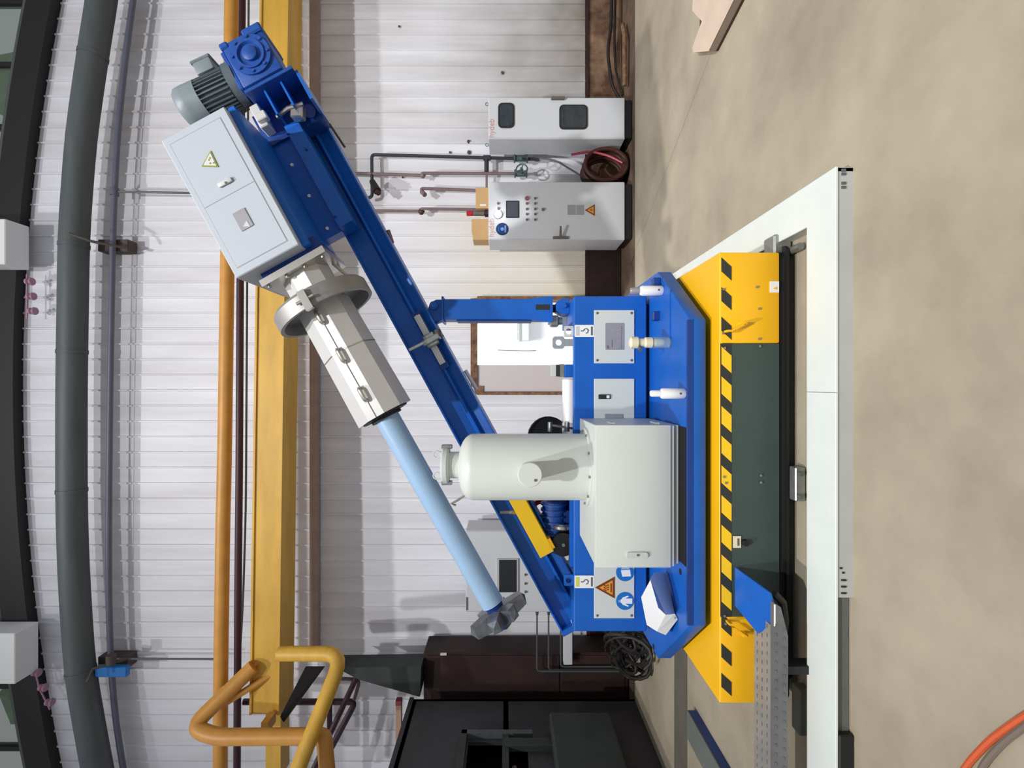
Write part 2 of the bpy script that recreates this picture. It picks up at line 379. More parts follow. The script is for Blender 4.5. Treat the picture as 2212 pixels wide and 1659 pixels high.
bp_t = [(-200, 318), (0, 287), (150, 268), (300, 253), (500, 244), (830, 238), (1100, 235), (1300, 235), (1450, 240), (1560, 250), (1659, 266), (1850, 300)]
t = thing('wall_pipe', 'thin blue grey pipe under the large duct', 'pipe', P(238, 830, 6.85))
MB().tube(run(bp_t, 6.85, 6.85), .037, 12).build('pipe_run', 'bluepipe', t)
a = P(247, 414, 6.85); MB().tube([a, P(420, 417, 6.85)], .016, 8).build('drop_pipe', 'thinpipe', t)
MB().cyl(a-Vector((.05, 0, 0)), a+Vector((.05, 0, 0)), .055, n=12).build('tee', 'bluepipe', t)
MB().tube([P(245, 1423, 6.85), P(470, 1424, 6.85)], .014, 8).build('drop_pipe', 'thinpipe', t)
for (yy, m2, lab, nm) in ((530, 'browniron', 'rusty brown hanger bracket holding the duct, right of centre', 'pipe_bracket'), (1435, 'browniron', 'dark hanger bracket with blue clamp at the left end of the duct', 'pipe_bracket')):
    g = fit(duct_t); c = P(g(yy), yy, 6.72); a, b_ = P(208, yy+12, 6.88), P(274, yy-14, 6.88)
    t = thing(nm, lab, 'bracket', Vector((c.x, 6.88, b_.z)))
    MB().box(a.x, b_.x, 6.9, 7.08, b_.z, a.z, .01).build('bracket_plate', 'browniron', t)
    MB().tube([P(150 if yy < 900 else 188, yy-25 if yy < 900 else yy+38, 6.5), P(200, yy-8 if yy < 900 else yy+10, 6.56), P(275, yy+6 if yy < 900 else yy-12, 6.8)], .018, 6).build('strap', 'browniron', t)
    if yy > 900:
        e, f = P(212, 1458, 6.78), P(280, 1436, 6.78)
        MB().box(e.x, f.x, 6.72, 6.8, f.z, e.z, .01).build('clamp', 'signblue', t)
        MB().cyl(P(240, 1424, 6.7)-Vector((.06, 0, 0)), P(240, 1424, 6.7)+Vector((.06, 0, 0)), .06, n=12).build('coupling', 'browniron', t)
orange = [(-200, 502), (0, 500), (250, 497), (640, 490), (1000, 485), (1100, 482), (1450, 477), (1659, 476), (1850, 476)]
tag(MB().tube(run(orange, 6.3, 6.05), .08, 16).build('crane_rail_pipe', 'craneorange'), 'orange yellow tube running above the yellow runway girder', 'tube')
mar = [(-200, 524), (0, 523), (600, 519), (1000, 517), (1300, 514), (1659, 512), (1850, 511)]
tag(MB().tube(run(mar, 6.6, 6.45), .045, 12).build('conductor_pipe', 'marpipe'), 'dark maroon pipe between orange tube and yellow girder', 'pipe')
thin = [(-200, 539), (0, 537), (600, 534), (1100, 531), (1300, 525), (1450, 516)]
tag(MB().tube(run(thin, 6.74, 6.6, -420, 1440), .014, 8).build('thin_conduit', 'thinpipe'), 'very thin grey conduit just below the maroon pipe', 'conduit')
# girder: box section, slightly askew to the wall
g0, g1 = P(558, -120, 6.27), P(560, 1545, 6.02)
t = thing('runway_girder', 'yellow box girder of the crane runway across the wall', 'girder', (g0+g1)/2)
def girder(za, zb, ya, yb, x0=-420, x1=1545):
    A = P(560, x0, 6.31); B = P(560, x1, 6.02); vs = []
    for p, q in ((A, 4.27), (B, 4.29)):
        vs += [(p.x, p.y+ya, q+za), (p.x, p.y+yb, q+za), (p.x, p.y+yb, q+zb), (p.x, p.y+ya, q+zb)]
    return vs, [(0, 1, 2, 3), (7, 6, 5, 4)]+[(k, (k+1) % 4, (k+1) % 4+4, k+4) for k in range(4)]
MB().poly(*girder(0.0, .31, 0.02, .40)).build('girder_box', 'craneyellow', t)
MB().poly(*girder(-.015, 0.008, 0, .42)).build('bottom_flange', 'craneyellow', t)
MB().poly(*girder(.31, .335, 0, .42)).build('top_flange', 'craneyellow', t)
A, B = P(585, 1545, 6.02), P(600, 1700, 5.98)
MB().box(B.x, A.x, 6.1, 6.35, A.z-.08, A.z+.1).build('girder_extension', 'craneyellow', t)
# purlin behind girder
a = P(672, 0, 7.04).z; b_ = P(690, 0, 7.04).z
t = tag(MB().box(-3.72, 8.5, 6.98, 7.075, b_, a).build('wall_rail', 'railbrown'), 'dull brown steel rail fixed to the wall below the girder', 'rail')

# yellow tube frame at the end of the runway
t = thing('tube_frame', 'bent yellow tube guard frame at the left end of the runway', 'frame', P(600, 1500, 5.6))
def bend(pts, k=5):
    """round the inner corners of a polyline (given as (point, radius))"""
    out = []
    for i, (p, r) in enumerate(pts):
        p = Vector(p)
        if r == 0 or i in (0, len(pts)-1): out.append(p); continue
        a = (Vector(pts[i-1][0])-p).normalized(); c = (Vector(pts[i+1][0])-p).normalized()
        for q in range(k+1):
            u = q/k; out.append((p+a*r)*(1-u)**2+p*2*u*(1-u)+(p+c*r)*u*u)
    return out
MB().tube(bend([(P(604, 1412, 5.95), 0), (P(742, 1412, 5.8), .22), (P(620, 1720, 5.1), 0)]), .083, 14).build('tube', 'craneyellow', t)
MB().tube(bend([(P(548, 1440, 6.0), 0), (P(412, 1572, 5.7), .18), (P(470, 1592, 5.6), .12), (P(700, 1590, 5.55), .05), (P(712, 1720, 5.4), 0)], 6), .085, 14).build('tube', 'craneorange', t)
for a, b_ in (((470, 1500, 5.9), (566, 1425, 6.1)), ((476, 1525, 5.85), (590, 1455, 6.1)), ((500, 1495, 5.9), (516, 1480, 6.0))):
    MB().tube([P(*a), P(*b_)], .04, 8).build('brace', 'craneorange', t)
c = P(584, 1560, 5.9); MB().box(c.x-.06, c.x+.06, 5.8, 6.0, c.z-.02, c.z+.06).build('foot_plate', 'craneorange', t)
MB().slab([P(605, 1548, 5.85), P(660, 1440, 6.1), P(700, 1440, 6.1), P(612, 1560, 5.85)], .06).build('gusset', 'deep', t)
t = thing('dark_handrail', 'dark purple handrail of thin tubes left of the yellow frame', 'handrail', P(700, 1580, 6.5))
MB().tube(bend([(P(526, 1516, 6.6), 0), (P(768, 1516, 6.6), .08), (P(660, 1720, 6.3), 0)]), .04, 8).build('rail', 'marpipe', t)
MB().tube(bend([(P(735, 1466, 6.6), 0), (P(778, 1468, 6.6), .08), (P(765, 1512, 6.55), 0)]), .022, 8).build('rail', 'pipebrown', t)
MB().tube([P(712, 1516, 6.6), P(712, 1700, 6.6)], .035, 8).build('post', 'marpipe', t)
MB().tube([P(780, 1442, 6.6), P(650, 1720, 6.0)], .035, 8).build('stay', 'marpipe', t)
MB().slab([P(742, 1415, 6.7), P(790, 1440, 6.7), P(915, 1475, 6.7), P(918, 1412, 6.7)], .3).build('hood_panel', 'darkgreen', t)

# ------------------------------------------------------------------ left background: rusty cabinet and dark machine
a, b_ = P(915, 1500, 6.6), P(915, 1410, 6.6)
t = thing('rusty_cabinet', 'tall dark rusty steel cabinet in the shade at the far left', 'cabinet', ((a.x+b_.x)/2, 6.8, 0))
MB().box(a.x-.5, b_.x, 6.6, 7.05, 0, a.z, .01).build('body', 'maroon', t)
MB().box(b_.x-.53, b_.x-.03, 6.585, 6.6, 0.9, a.z-.04, .004).build('door', 'maroon', t)
MB().box(b_.x-.53, b_.x-.03, 6.585, 6.6, 0.05, 0.87, .004).build('door', 'maroon', t)
MB().box(b_.x-.02, b_.x+.0, 6.57, 6.6, a.z-.3, a.z-.22).build('label_tab', 'white', t)
t = thing('dark_machine', 'big dark grey machine housing at the lower left edge', 'machine', (-4.8, 5.3, 0))
mx = -3.9
mb = MB(); Y0, Y1, ZT = 3.6, 6.3, 2.73
def yz(px, py): d = mx*F/(VY-py); return d, H-(px-VX)*d/F
# side wall with two openings: built from strips
oa = [yz(1012, 1590), yz(1090, 1668)]; ob = [yz(1105, 1600), yz(1140, 1668)]
o1 = (4.35, 5.55, 1.62, 2.0); o2 = (4.35, 5.5, 1.36, 1.56)
for (y0, y1, z0, z1) in ((Y0, Y1, 2.0, ZT), (Y0, Y1, 1.56, 1.62), (Y0, Y1, 0, 1.36), (5.55, Y1, 1.36, 2.0), (Y0, 4.35, 1.36, 2.0)):
    mb.box(mx-.04, mx, y0, y1, z0, z1)
mb.box(-6.2, mx, Y1-.04, Y1, 0, ZT).box(-6.2, mx, Y0, Y1, ZT-.04, ZT).box(-6.2, -6.16, Y0, Y1, 0, ZT)
mb.build('housing', 'darkmachine', t)
MB().box(-6.1, mx-.05, Y0, Y1-.05, .05, .1).build('floor_pan', 'deep', t)
MB().box(mx-.5, mx-.45, Y0, Y1-.1, .3, 2.4).build('inner_wall', 'deep', t)
MB().box(mx, mx+.2, Y0, 5.75, 0.42, 1.1, .02).build('apron', 'darkgreen', t)
MB().box(mx, mx+.06, 5.6, 5.66, 1.3, 2.08).build('frame_bar', 'duct', t)
MB().box(mx, mx+.06, 4.2, 5.66, 2.02, 2.1).build('frame_bar', 'darkgreen', t)
MB().box(mx, mx+.05, 4.2, 5.6, 1.56, 1.63).build('frame_bar', 'darkgreen', t)
MB().box(mx, mx+.08, 5.4, 5.5, 1.1, 1.6).build('frame_bar', 'darkgreen', t)
MB().cyl((mx-.1, 5.1, 1.7), (mx-.1, 5.1, 1.84), .06, n=10).cyl((mx-.1, 5.1, 1.78), (mx-.1, 4.9, 1.78), .03, n=8).build('fitting', 'dullpart', t)
MB().tube([(mx-.06, 5.25, 1.5), (mx-.05, 5.05, 1.55), (mx-.05, 4.9, 1.45), (mx-.05, 4.85, 1.38)], .03, 8).build('hose', 'dullpart', t)
MB().box(-6.2, mx+.02, Y0, Y1+.01, ZT, ZT+.05).build('roof_edge', 'darkmachine', t)
a, b_ = P(862, 1700, 6.6), P(862, 1510, 6.6)
t = thing('wooden_plank', 'long wooden plank with a red end behind the dark machine', 'plank', (a+b_)/2)
MB().box(a.x, b_.x-.06, 6.56, 6.64, a.z-.035, a.z+.035).build('plank', 'wood', t)
MB().box(b_.x-.06, b_.x, 6.555, 6.645, a.z-.037, a.z+.037).build('painted_end', 'woodred', t)
t = MB()
for k in range(22):
    c0 = P(random.uniform(1345, 1392), random.uniform(1378, 1445), random.uniform(5.2, 5.9)); ra, rb = random.uniform(.1, .26), random.uniform(.08, .2); tilt = random.uniform(-.6, .6); ph = random.uniform(0, 6.28); n = random.randint(8, 15)
    pts = []
    for q in range(n):
        a_ = ph+q*.45; p = c0+Vector((ra*math.cos(a_), .12*math.sin(a_+tilt)+.02*q, rb*math.sin(a_)+tilt*ra*math.cos(a_))); p.z = max(p.z, .03); pts.append(p)
    t.tube(pts, random.uniform(.012, .022), 6)
tag(t.build('cable_tangle', 'blackcable'), 'tangle of black cables and hoses behind the blue machine', 'cables', kind='stuff')
a, b_ = P(1220, 1447, 6.35), P(1237, 1332, 6.45)
tag(MB().box(a.x, b_.x, 6.46, 6.56, b_.z, a.z, .006).build('white_crossbar', 'cabgrey'), 'short pale grey bar sticking out left of the blue machine', 'bar')

# ------------------------------------------------------------------ cabinets along the wall
def cabinet(name, label, y0, y1, x0, x1, d, depth, loc_floor=True):
    a, b_ = P(x1, y1, d), P(x0, y0, d)     # lower left, upper right of the front
    t = thing(name, label, 'cabinet', ((a.x+b_.x)/2, d+depth/2, 0)); return t, a.x, b_.x, a.z, b_.z
# A: right
t, xa, xb, z0, z1 = cabinet('control_cabinet', 'pale grey control cabinet with two rounded dark windows', 211, 300, 1055, 1350, 6.42, .44)
CA = (xa, xb, z0, z1)
MB().box(xa, xb, 6.42, 6.86, z0, z1, .006).build('body', 'cabgrey', t)
MB().box(xa+.02, xb-.02, 6.44, 6.84, 0, z0).build('base', 'black', t)
MB().box(xa+.008, xb-.008, 6.41, 6.42, z0+.01, z1-.01, .003).build('door', 'cabgrey', t)
for (yy0, yy1, xx0, xx1, lab) in ((223, 277, 1076, 1111, 'upper window'), (227, 280, 1208, 1269, 'lower window')):
    p, q = P(xx1, yy1, 6.41), P(xx0, yy0, 6.41)
    g = MB().prism(rrect(p.x, q.x, p.z, q.z, .055), 'y', 6.41, 6.398).build('window_gasket', 'gasket', t)
    MB().prism(rrect(p.x+.02, q.x-.02, p.z+.02, q.z-.02, .045), 'y', 6.4, 6.394).build('window_glass', 'glassdark', g)
p, q = P(1219, 217, 6.41), P(1190, 212, 6.41)
MB().box(p.x, q.x, 6.36, 6.41, p.z, q.z, .005).build('handle', 'dullpart', t)
text('lettering', 'hydeb', .098, P(1062, 277, 6.408), 'lettering', t, label='small red lettering')
for (px, py) in ((1052, 225), (1052, 313)): 
    c = P(px, py, 6.6); MB().tube([c+Vector((.02*math.cos(k*.7), 0, .02*math.sin(k*.7))) for k in range(9)], .006, 6, closed=True).build('lifting_eye', 'zinc', t)
# B: centre right
t, xa, xb, z0, z1 = cabinet('control_cabinet', 'pale grey control cabinet with screen, push buttons and blue sticker', 393, 518, 1055, 1350, 6.42, .5)
CB = (xa, xb, z0, z1)
MB().box(xa, xb, 6.42, 6.92, z0, z1, .008).build('body', 'cabgrey', t)
MB().box(xa+.02, xb-.02, 6.44, 6.9, 0, z0).build('base', 'black', t)
MB().box(xa+.01, xb-.008, 6.41, 6.42, z0+.01, z1-.01, .004, seg=2).build('door', 'cabgrey', t)
FB = 6.41
p, q = P(1121, 471, FB), P(1093, 434, FB)
s = MB().box(p.x, q.x, FB-.012, FB, p.z, q.z, .004).build('screen_bezel', 'screenblack', t); MB().box(p.x+.012, q.x-.012, FB-.014, FB-.01, p.z+.012, q.z-.012).build('screen', 'screen', s)
for i, (px, py) in enumerate(((1138, 429), (1156, 429), (1138, 440), (1156, 440), (1138, 452), (1156, 452), (1138, 463), (1156, 463), (1138, 475), (1156, 475), (1173, 453), (1076, 440), (1077, 451))):
    c = P(px, py, FB); r = .026 if i == 0 else (.018 if i == 10 else .014)
    b = disc(c, r, .02, 14).build('push_button', 'inkred' if i == 0 else ('dullpart' if i in (2, 8, 10, 12) else 'ink'), t)
c = P(1076, 464, FB); disc(c, .05, .02, 16).build('indicator_ring', 'zinc', t); o = MB().lathe([(.046, .018), (.046, .03), (.03, .05), (0, .056)], c, (0, -1, 0), 20).build('indicator_lamp', 'lampwhite', t); tag(o, 'lit white indicator lamp')
l_ = bpy.data.lights.new('indicator_glow', 'POINT'); l_.energy = 0.4; l_.shadow_soft_size = .03; lo = bpy.data.objects.new('indicator_glow', l_); COL.objects.link(lo); lo.parent = o; lo.location = (0, -.08, 0)
c = P(1085, 495, FB); st = disc(c, .079, .003, 28).build('round_sticker', 'stickerdk', t); tag(st, 'dark blue round sticker')
disc(c+Vector((.0, -.003, 0)), .066, .002, 28).build('sticker_field', 'stickerblue', st); disc(c+Vector((0, -.004, 0)), .022, .002, 14).build('sticker_emblem', 'stickerlight', st)
MB().box(c.x-.045, c.x+.045, FB-.008, FB-.003, c.z-.048, c.z-.028).build('sticker_caption', 'stickerlight', st); MB().box(c.x-.03, c.x+.03, FB-.008, FB-.003, c.z+.04, c.z+.052).build('sticker_caption', 'signblue', st)
text('lettering', 'hydeb', .098, P(1062, 492, FB-.001), 'lettering', t, label='small orange red lettering')
p, q = P(1243, 464, FB), P(1226, 443, FB); MB().box(p.x, q.x, FB-.004, FB, p.z, q.z).build('name_plate', 'nameplate', t)
p, q = P(1261, 464, FB), P(1245, 443, FB); MB().box(p.x, q.x, FB-.004, FB, p.z, q.z).build('name_plate', 'nameplate', t)
def warn(c, wd, hh, m1, m2, parent, glyph, gm):
    c = Vector(c); k = .68
    o = MB().prism([(c.x-wd/2, c.z-hh/2), (c.x+wd/2, c.z-hh/2), (c.x, c.z+hh/2)], 'y', c.y, c.y-.003).build('warning_triangle', m1, parent)
    zc = c.z-hh/6
    MB().prism([(c.x-wd/2*k, zc-(hh/3)*k), (c.x+wd/2*k, zc-(hh/3)*k), (c.x, zc+(hh*2/3)*k)], 'y', c.y-.002, c.y-.005).build('triangle_field', m2, o)
    if glyph == 'bolt':
        z = zc; u = hh*.2
        MB().prism([(c.x+u*.35, z+u*1.3), (c.x-u*.45, z-u*.1), (c.x+.0, z), (c.x-u*.3, z-u*1.1), (c.x+u*.5, z+u*.35), (c.x+.05*u, z+u*.25)], 'y', c.y-.004, c.y-.007).build('triangle_symbol', gm, o)
    elif glyph == 'heat':
        for dx in (-.2, 0, .2):
            MB().tube([(c.x+dx*wd*.5+.006*math.sin(i*1.6), c.y-.006, zc-hh*.02+i*hh*.05) for i in range(6)], hh*.02, 5).build('triangle_symbol', gm, o)
        MB().box(c.x-wd*.2, c.x+wd*.2, c.y-.007, c.y-.004, zc-hh*.17, zc-hh*.11).build('triangle_symbol', gm, o)
    return o
warn(P(1274, 454, FB), .145, .125, 'warnbrown', 'warnorange', t, 'bolt', 'warnbrown')
p, q = P(1228, 517, FB), P(1194, 511, FB); h_ = MB().box(p.x, q.x, FB-.02, FB, p.z, q.z, .006).build('handle', 'dullpart', t)
MB().slab([P(1208, 512, 6.385), P(1214, 512, 6.385), P(1213, 488, 6.34), P(1209, 488, 6.34)], .012).build('handle_lever', 'dullpart', h_)
# C: left behind boom
t, xa, xb, z0, z1 = cabinet('control_cabinet', 'pale grey operator cabinet with large black screen behind the boom', 1146, 1322, 1006, 1330, 6.45, .5)
MB().box(xa, xb, 6.45, 6.95, 0.1, z1, .006).build('body', 'cabgrey', t); MB().box(xa+.03, xb-.03, 6.48, 6.9, 0, .1).build('base', 'black', t)
MB().box(xa+.01, xb-.01, 6.44, 6.45, .12, z1-.012, .003).build('door', 'cabgrey', t)
p, q = P(1120, 1279, 6.44), P(1073, 1206, 6.44)
s = MB().box(p.x, q.x, 6.42, 6.44, p.z, q.z, .004).build('screen_bezel', 'framegrey', t); MB().box(p.x+.008, q.x-.012, 6.416, 6.425, p.z+.025, q.z-.03).build('screen', 'screenblack', s)
for (px, py) in ((1135, 1241), (1135, 1260), (1135, 1278)): disc(P(px, py, 6.44), .014, .02, 12).build('push_button', 'ink', t)
MB().box(P(1010, 1318, 6.44).x, P(1010, 1290, 6.44).x, 6.436, 6.44, P(1011, 0, 6.44).z, P(1007, 0, 6.44).z).build('caption_bar', 'ink', t)
c = P(996, 1314, 7.07)
for k, (px, pe, dd) in enumerate(((1160, 1450, 6.48), (1185, 1447, 6.51), (1211, 1440, 6.54))):
    o = MB(); a, b_ = P(px, 1320, dd), P(px, pe, dd)
    o.tube(bend([(a, 0), (b_, .05), (P(1400, pe, dd), 0)]), .011, 6); o.cyl(a, a+Vector((-.05, 0, 0)), .025, .016, 8)
    tag(o.build('conduit', 'thinpipe'), ['upper thin conduit running left from the operator cabinet', 'middle thin conduit running left from the operator cabinet', 'lower thin conduit running left from the operator cabinet'][k], 'conduit', 'conduits from the operator cabinet')

# things on top of cabinet B
zt = CB[3]
p, q = P(1055, 450, 6.5), P(1027, 405, 6.5)
t = thing('cardboard_box', 'small cardboard box with a handle slot on the right side of the cabinet top', 'box', ((p.x+q.x)/2, 6.62, zt), 'cardboard boxes on the cabinet')
MB().box(p.x, q.x, 6.5, 6.74, zt, zt+.165, .003).build('carton', 'card', t); MB().box(p.x+.03, p.x+.05, 6.495, 6.5, zt+.03, zt+.11).build('hand_slot', 'white', t)
p, q = P(1055, 519, 6.5), P(1018, 474, 6.5)
t = thing('cardboard_box', 'taller torn cardboard box at the left edge of the cabinet top', 'box', ((p.x+q.x)/2, 6.62, zt), 'cardboard boxes on the cabinet')
MB().prism([(p.x, zt), (q.x, zt), (q.x, zt+.215), (p.x+.1, zt+.215), (p.x+.06, zt+.2), (p.x, zt+.2)], 'y', 6.48, 6.74).build('carton', 'card', t)
c = P(1055, 461, 6.55)
t = thing('spray_can', 'red and black can standing between the cardboard boxes', 'can', (c.x, 6.55, zt))
MB().cyl((c.x, 6.55, zt), (c.x, 6.55, zt+.05), .045, n=14).build('foot', 'marpipe', t); MB().cyl((c.x, 6.55, zt+.05), (c.x, 6.55, zt+.2), .033, n=14, bev=.006).build('can_body', 'dullpart', t); MB().cyl((c.x, 6.55, zt+.2), (c.x, 6.55, zt+.285), .034, n=14, bev=.006).build('cap', 'red', t)

# ------------------------------------------------------------------ wall pipework
DP = 6.95
t = thing('wall_pipe', 'black iron pipe turning down beside the right cabinet', 'pipe', P(1000, 338, DP))
MB().tube(bend([(P(790, 428, DP), 0), (P(804, 426, DP), .05), (P(803, 334, DP), .05), (P(1165, 344, DP), 0)]), .022, 10).build('pipe_run', 'pipeblack', t)
MB().tube([P(1051, 340, DP), P(1051, 372, DP)], .032, 10).build('branch', 'pipeblack', t); MB().cyl(P(1044, 341, DP), P(1060, 341, DP), .036, n=12).build('tee', 'pipeblack', t)
v = MB().cyl(P(1110, 342, DP), P(1113, 342, DP), .06, n=14).cyl(P(1137, 342, DP), P(1140, 342, DP), .06, n=14).cyl(P(1112, 342, DP), P(1138, 342, DP), .042, n=14).build('gate_valve', 'valvegreen', t)
MB().cyl(P(1125, 342, DP), P(1125, 342, DP-.14), .02, n=8).build('valve_stem', 'valvegreen', v)
def wheel(mb, c, r, ax):
    c = Vector(c); ax = Vector(ax).normalized(); u = ax.orthogonal().normalized(); w_ = ax.cross(u)
    mb.tube([c+(u*math.cos(k*math.pi/9)+w_*math.sin(k*math.pi/9))*r for k in range(18)], r*.13, 6, closed=True)
    for k in range(3): mb.tube([c, c+(u*math.cos(k*2.094)+w_*math.sin(k*2.094))*r], r*.09, 5)
    mb.cyl(c-ax*.015, c+ax*.03, r*.25, n=8); return mb
t = thing('wall_pipe', 'pinkish brown pipe ending in a valve with a handwheel', 'pipe', P(1000, 375, DP))
MB().tube(bend([(P(730, 373, DP), 0), (P(912, 379, DP), .03), (P(912, 374, DP-.03), .02), (P(1115, 375, DP), 0)]), .021, 10).build('pipe_run', 'pipebrown', t)
MB().ball(P(913, 379, DP), .045, sub=1).build('elbow', 'pipebrown', t); MB().tube([P(1051, 374, DP), P(1051, 408, DP+.03)], .016, 8).build('branch', 'pipebrown', t)
c = P(1128, 368, DP)
v = MB().cyl(P(1111, 375, DP), P(1114, 375, DP), .055, n=12).cyl(P(1136, 375, DP), P(1139, 375, DP), .055, n=12).cyl(P(1113, 375, DP), P(1138, 375, DP), .04, n=12).build('gate_valve', 'valvegreen', t)
MB().cyl(P(1127, 375, DP), P(1127, 368, DP-.2), .015, n=8).build('valve_stem', 'valvegreen', v); wheel(MB(), P(1127, 366, DP-.22), .075, (.15, -1, .2)).build('handwheel', 'valvegreen', v)
t = thing('wall_pipe', 'short brown pipe with open elbow above the cardboard boxes', 'pipe', P(960, 410, DP))
MB().tube(bend([(P(915, 419, DP-.03), 0), (P(908, 407, DP), .05), (P(1050, 412, DP), 0)]), .021, 10).build('pipe_run', 'pipebrown', t); MB().cyl(P(911, 414, DP-.02), P(918, 421, DP-.06), .032, n=10).build('elbow_socket', 'pipebrown', t)
t = thing('wall_pipe', 'long brown pipe descending behind the spray can', 'pipe', P(900, 455, DP))
MB().tube(bend([(P(770, 455, DP), 0), (P(909, 456, DP), .03), (P(910, 451, DP-.03), .02), (P(1050, 453, DP), 0)]), .02, 10).build('pipe_run', 'pipebrown', t); MB().ball(P(910, 457, DP), .05, sub=1).build('elbow', 'coil', t)
c = P(808, 400, 6.85)
t = thing('wall_spotlight', 'small black fitting clamped to the black pipe', 'fitting', c); MB().cyl(P(804, 392, 6.9), P(815, 413, 6.8), .04, .055, 10).build('fitting_body', 'black', t); MB().cyl(P(815, 413, 6.8), P(818, 418, 6.78), .035, n=8).build('fitting_end', 'coil', t)
for i, (px, py, r) in enumerate(((1085, 157, .028), (1012, 306, .03), (1013, 329, .034), (972, 329, .02), (835, 335, .012), (870, 383, .018), (862, 57, .02))):
    c = P(px, py, 7.08)
    tag(MB().ball(c, r, (1, .4, .8) if i else (1, .4, .7), sub=1).build('wall_clip', 'browniron'), ['dark clip high on the wall above the right cabinet', 'dark clip near the pipes, upper of two', 'largest dark clip just above the black pipe', 'small dark clip above the black pipe, farther up', 'tiny dark clip beside the top of the black pipe', 'tiny dark clip beside the brown pipe', 'small brown clip at the far right high on the wall'][i], 'clip', 'clips on the wall cladding')

# hose coil and cables between the cabinets
c = P(1307, 369, 6.75); c.z = .3
t = thing('hose_coil', 'dark brown coiled hose standing between the two right cabinets', 'hose', (c.x, 6.75, 0))
for k in range(7):
    cy = 6.55+k*.05; r = .27-.012*(k % 3)
    MB().tube([(c.x+.03*math.sin(k)+r*.75*math.cos(a*.2618), cy, .3+r*math.sin(a*.2618)) for a in range(24)], .026, 8, closed=True).build('hose_turn', 'coil', t)
tag(MB().box(c.x-.16, c.x+.1, 6.9, 7.02, 0, .3).build('loose_brick', 'brick'), 'pale brown masonry block behind the coiled hose', 'block')
tag(MB().tube(bend([(P(1234, 334, 6.6), 0), (P(1275, 327, 6.55), .06), (P(1315, 336, 6.5), .1), (P(1345, 352, 6.45), 0)]), .016, 8).build('red_hose', 'redhose'), 'red hose arching over the coiled hose', 'hose')
tag(MB().tube(bend([(P(1155, 340, 6.95), 0), (P(1200, 346, 6.9), .1), (P(1275, 392, 6.9), .1), (P(1310, 410, 6.95), 0)]), .012, 6).build('grey_cable', 'ink'), 'grey cable hanging from the valve down to the floor', 'cable')
for i, (pts, r) in enumerate((([(1322, -40), (1320, 60), (1312, 110), (1322, 190), (1340, 215)], .022), ([(1330, -40), (1327, 90), (1330, 160), (1345, 205)], .016))):
    tag(MB().tube(bend([(P(a, b, DZ(a+22, 0) if False else 6.9), 0 if k in (0, len(pts)-1) else .15) for k, (a, b) in enumerate(pts)]), r, 8).build('wall_cable', 'blackcable'), ['thick black cable lying along the plinth at the right', 'thin black cable beside the thick one at the right'][i], 'cable', 'cables along the plinth')
a, b_ = P(1345, 175, DZ(1362, 0)), P(1362, 130, DZ(1362, 0))
tag(MB().tube([(a.x, 6.6, .05), (b_.x+.3, 6.55, .06), (b_.x+.6, 6.7, .05)], .03, 8).build('loose_pipe', 'rust'), 'short rusty pipe on the floor by the right cabinet', 'pipe')

# ------------------------------------------------------------------ floor items
zt = .07
pts = [(1495, 23), (1516, 46), (1495, 103), (1497, 114), (1532, 110), (1590, -8), (1600, -60), (1500, -60)]
pp = [P(a, b, DZ(a, zt)) for a, b in pts]
t = thing('torn_board', 'pale torn board lying on the floor at the right edge', 'board', (pp[0].x, pp[0].y, 0))
MB().prism([(p.x, p.y) for p in pp], 'z', .02, zt).build('board_top', 'board', t); MB().prism([(p.x, p.y) for p in pp[3:7]+[pp[7]]], 'z', 0, .02).build('board_base', 'boardedge', t)
e0, e1 = pp[4], pp[5]; MB().slab([e0, e1, Vector((e1.x, e1.y, 0)), Vector((e0.x, e0.y, 0))], .006).build('board_edge', 'boardedge', t)
for i, (pts, m) in enumerate((([(2060, 1700), (2092, 1648), (2140, 1598), (2200, 1555), (2260, 1520)], 'orangecable'), ([(2100, 1710), (2125, 1650), (2165, 1605), (2215, 1568), (2270, 1530)], 'greycable'))):
    tag(MB().tube(bend([(P(a, b, DZ(a, .012)), 0 if k in (0, 4) else .05) for k, (a, b) in enumerate(pts)]), .011, 8).build('floor_cable', m), ['orange cable on the floor at the lower left corner', 'grey cable beside the orange one at the lower left corner'][i], 'cable')

tag(MB().box(-6, -2.35, 4.47, 4.78, 0, .012).build('floor_strip', 'stripgrey'), 'flat dark grey steel strip on the floor left of the cart', 'steel strip')
# white floor frame
t = thing('floor_frame', 'white low steel frame on the floor around the cart', 'frame', (0, 3, 0))
fy0, fy1, fzt, fxr, fxi = 2.335, 2.56, .084, .998, .787
MB().box(-2.95, -2.72, fy1, 4.25, fzt-.012, fzt, .002).build('cover_plate', 'framedark', t)  # left beam of the white frame, coloured dark for the shading there
MB().box(-2.732, -2.722, fy1, 4.25, 0, fzt-.012).build('inner_plate', 'bluedk', t); MB().box(-2.94, -2.73, 4.23, 4.245, 0, fzt-.012).build('end_plate', 'black', t)
yj = (VY-848)*2.335/F; xl = (VY-1292)*2.335/F
MB().prism([(fxr, fy0), (fxr, 5.4), (fxi, 5.4), (fxi, fy1), (yj+.001, fy1), (yj+.001, fy0)], 'z', fzt-.012, fzt, bev=.002).build('cover_plate', 'whiteframe', t)
MB().box(-2.95, yj-.001, fy0, fy1, fzt-.012, fzt, .002).build('cover_plate', 'whiteframe', t)
MB().box(yj, fxr-.002, fy0+.006, fy0+.02, 0, fzt-.012).box(fxr-.02, fxr-.004, fy0+.006, 5.4, 0, fzt-.012).build('side_plate', 'framegrey', t)
MB().box(xl, yj, fy0+.006, fy0+.02, 0, fzt-.012).build('side_plate', 'framegrey', t)
MB().box(-2.95, xl-.004, fy0+.03, fy0+.05, 0.004, fzt-.012).build('side_plate', 'framedark', t)
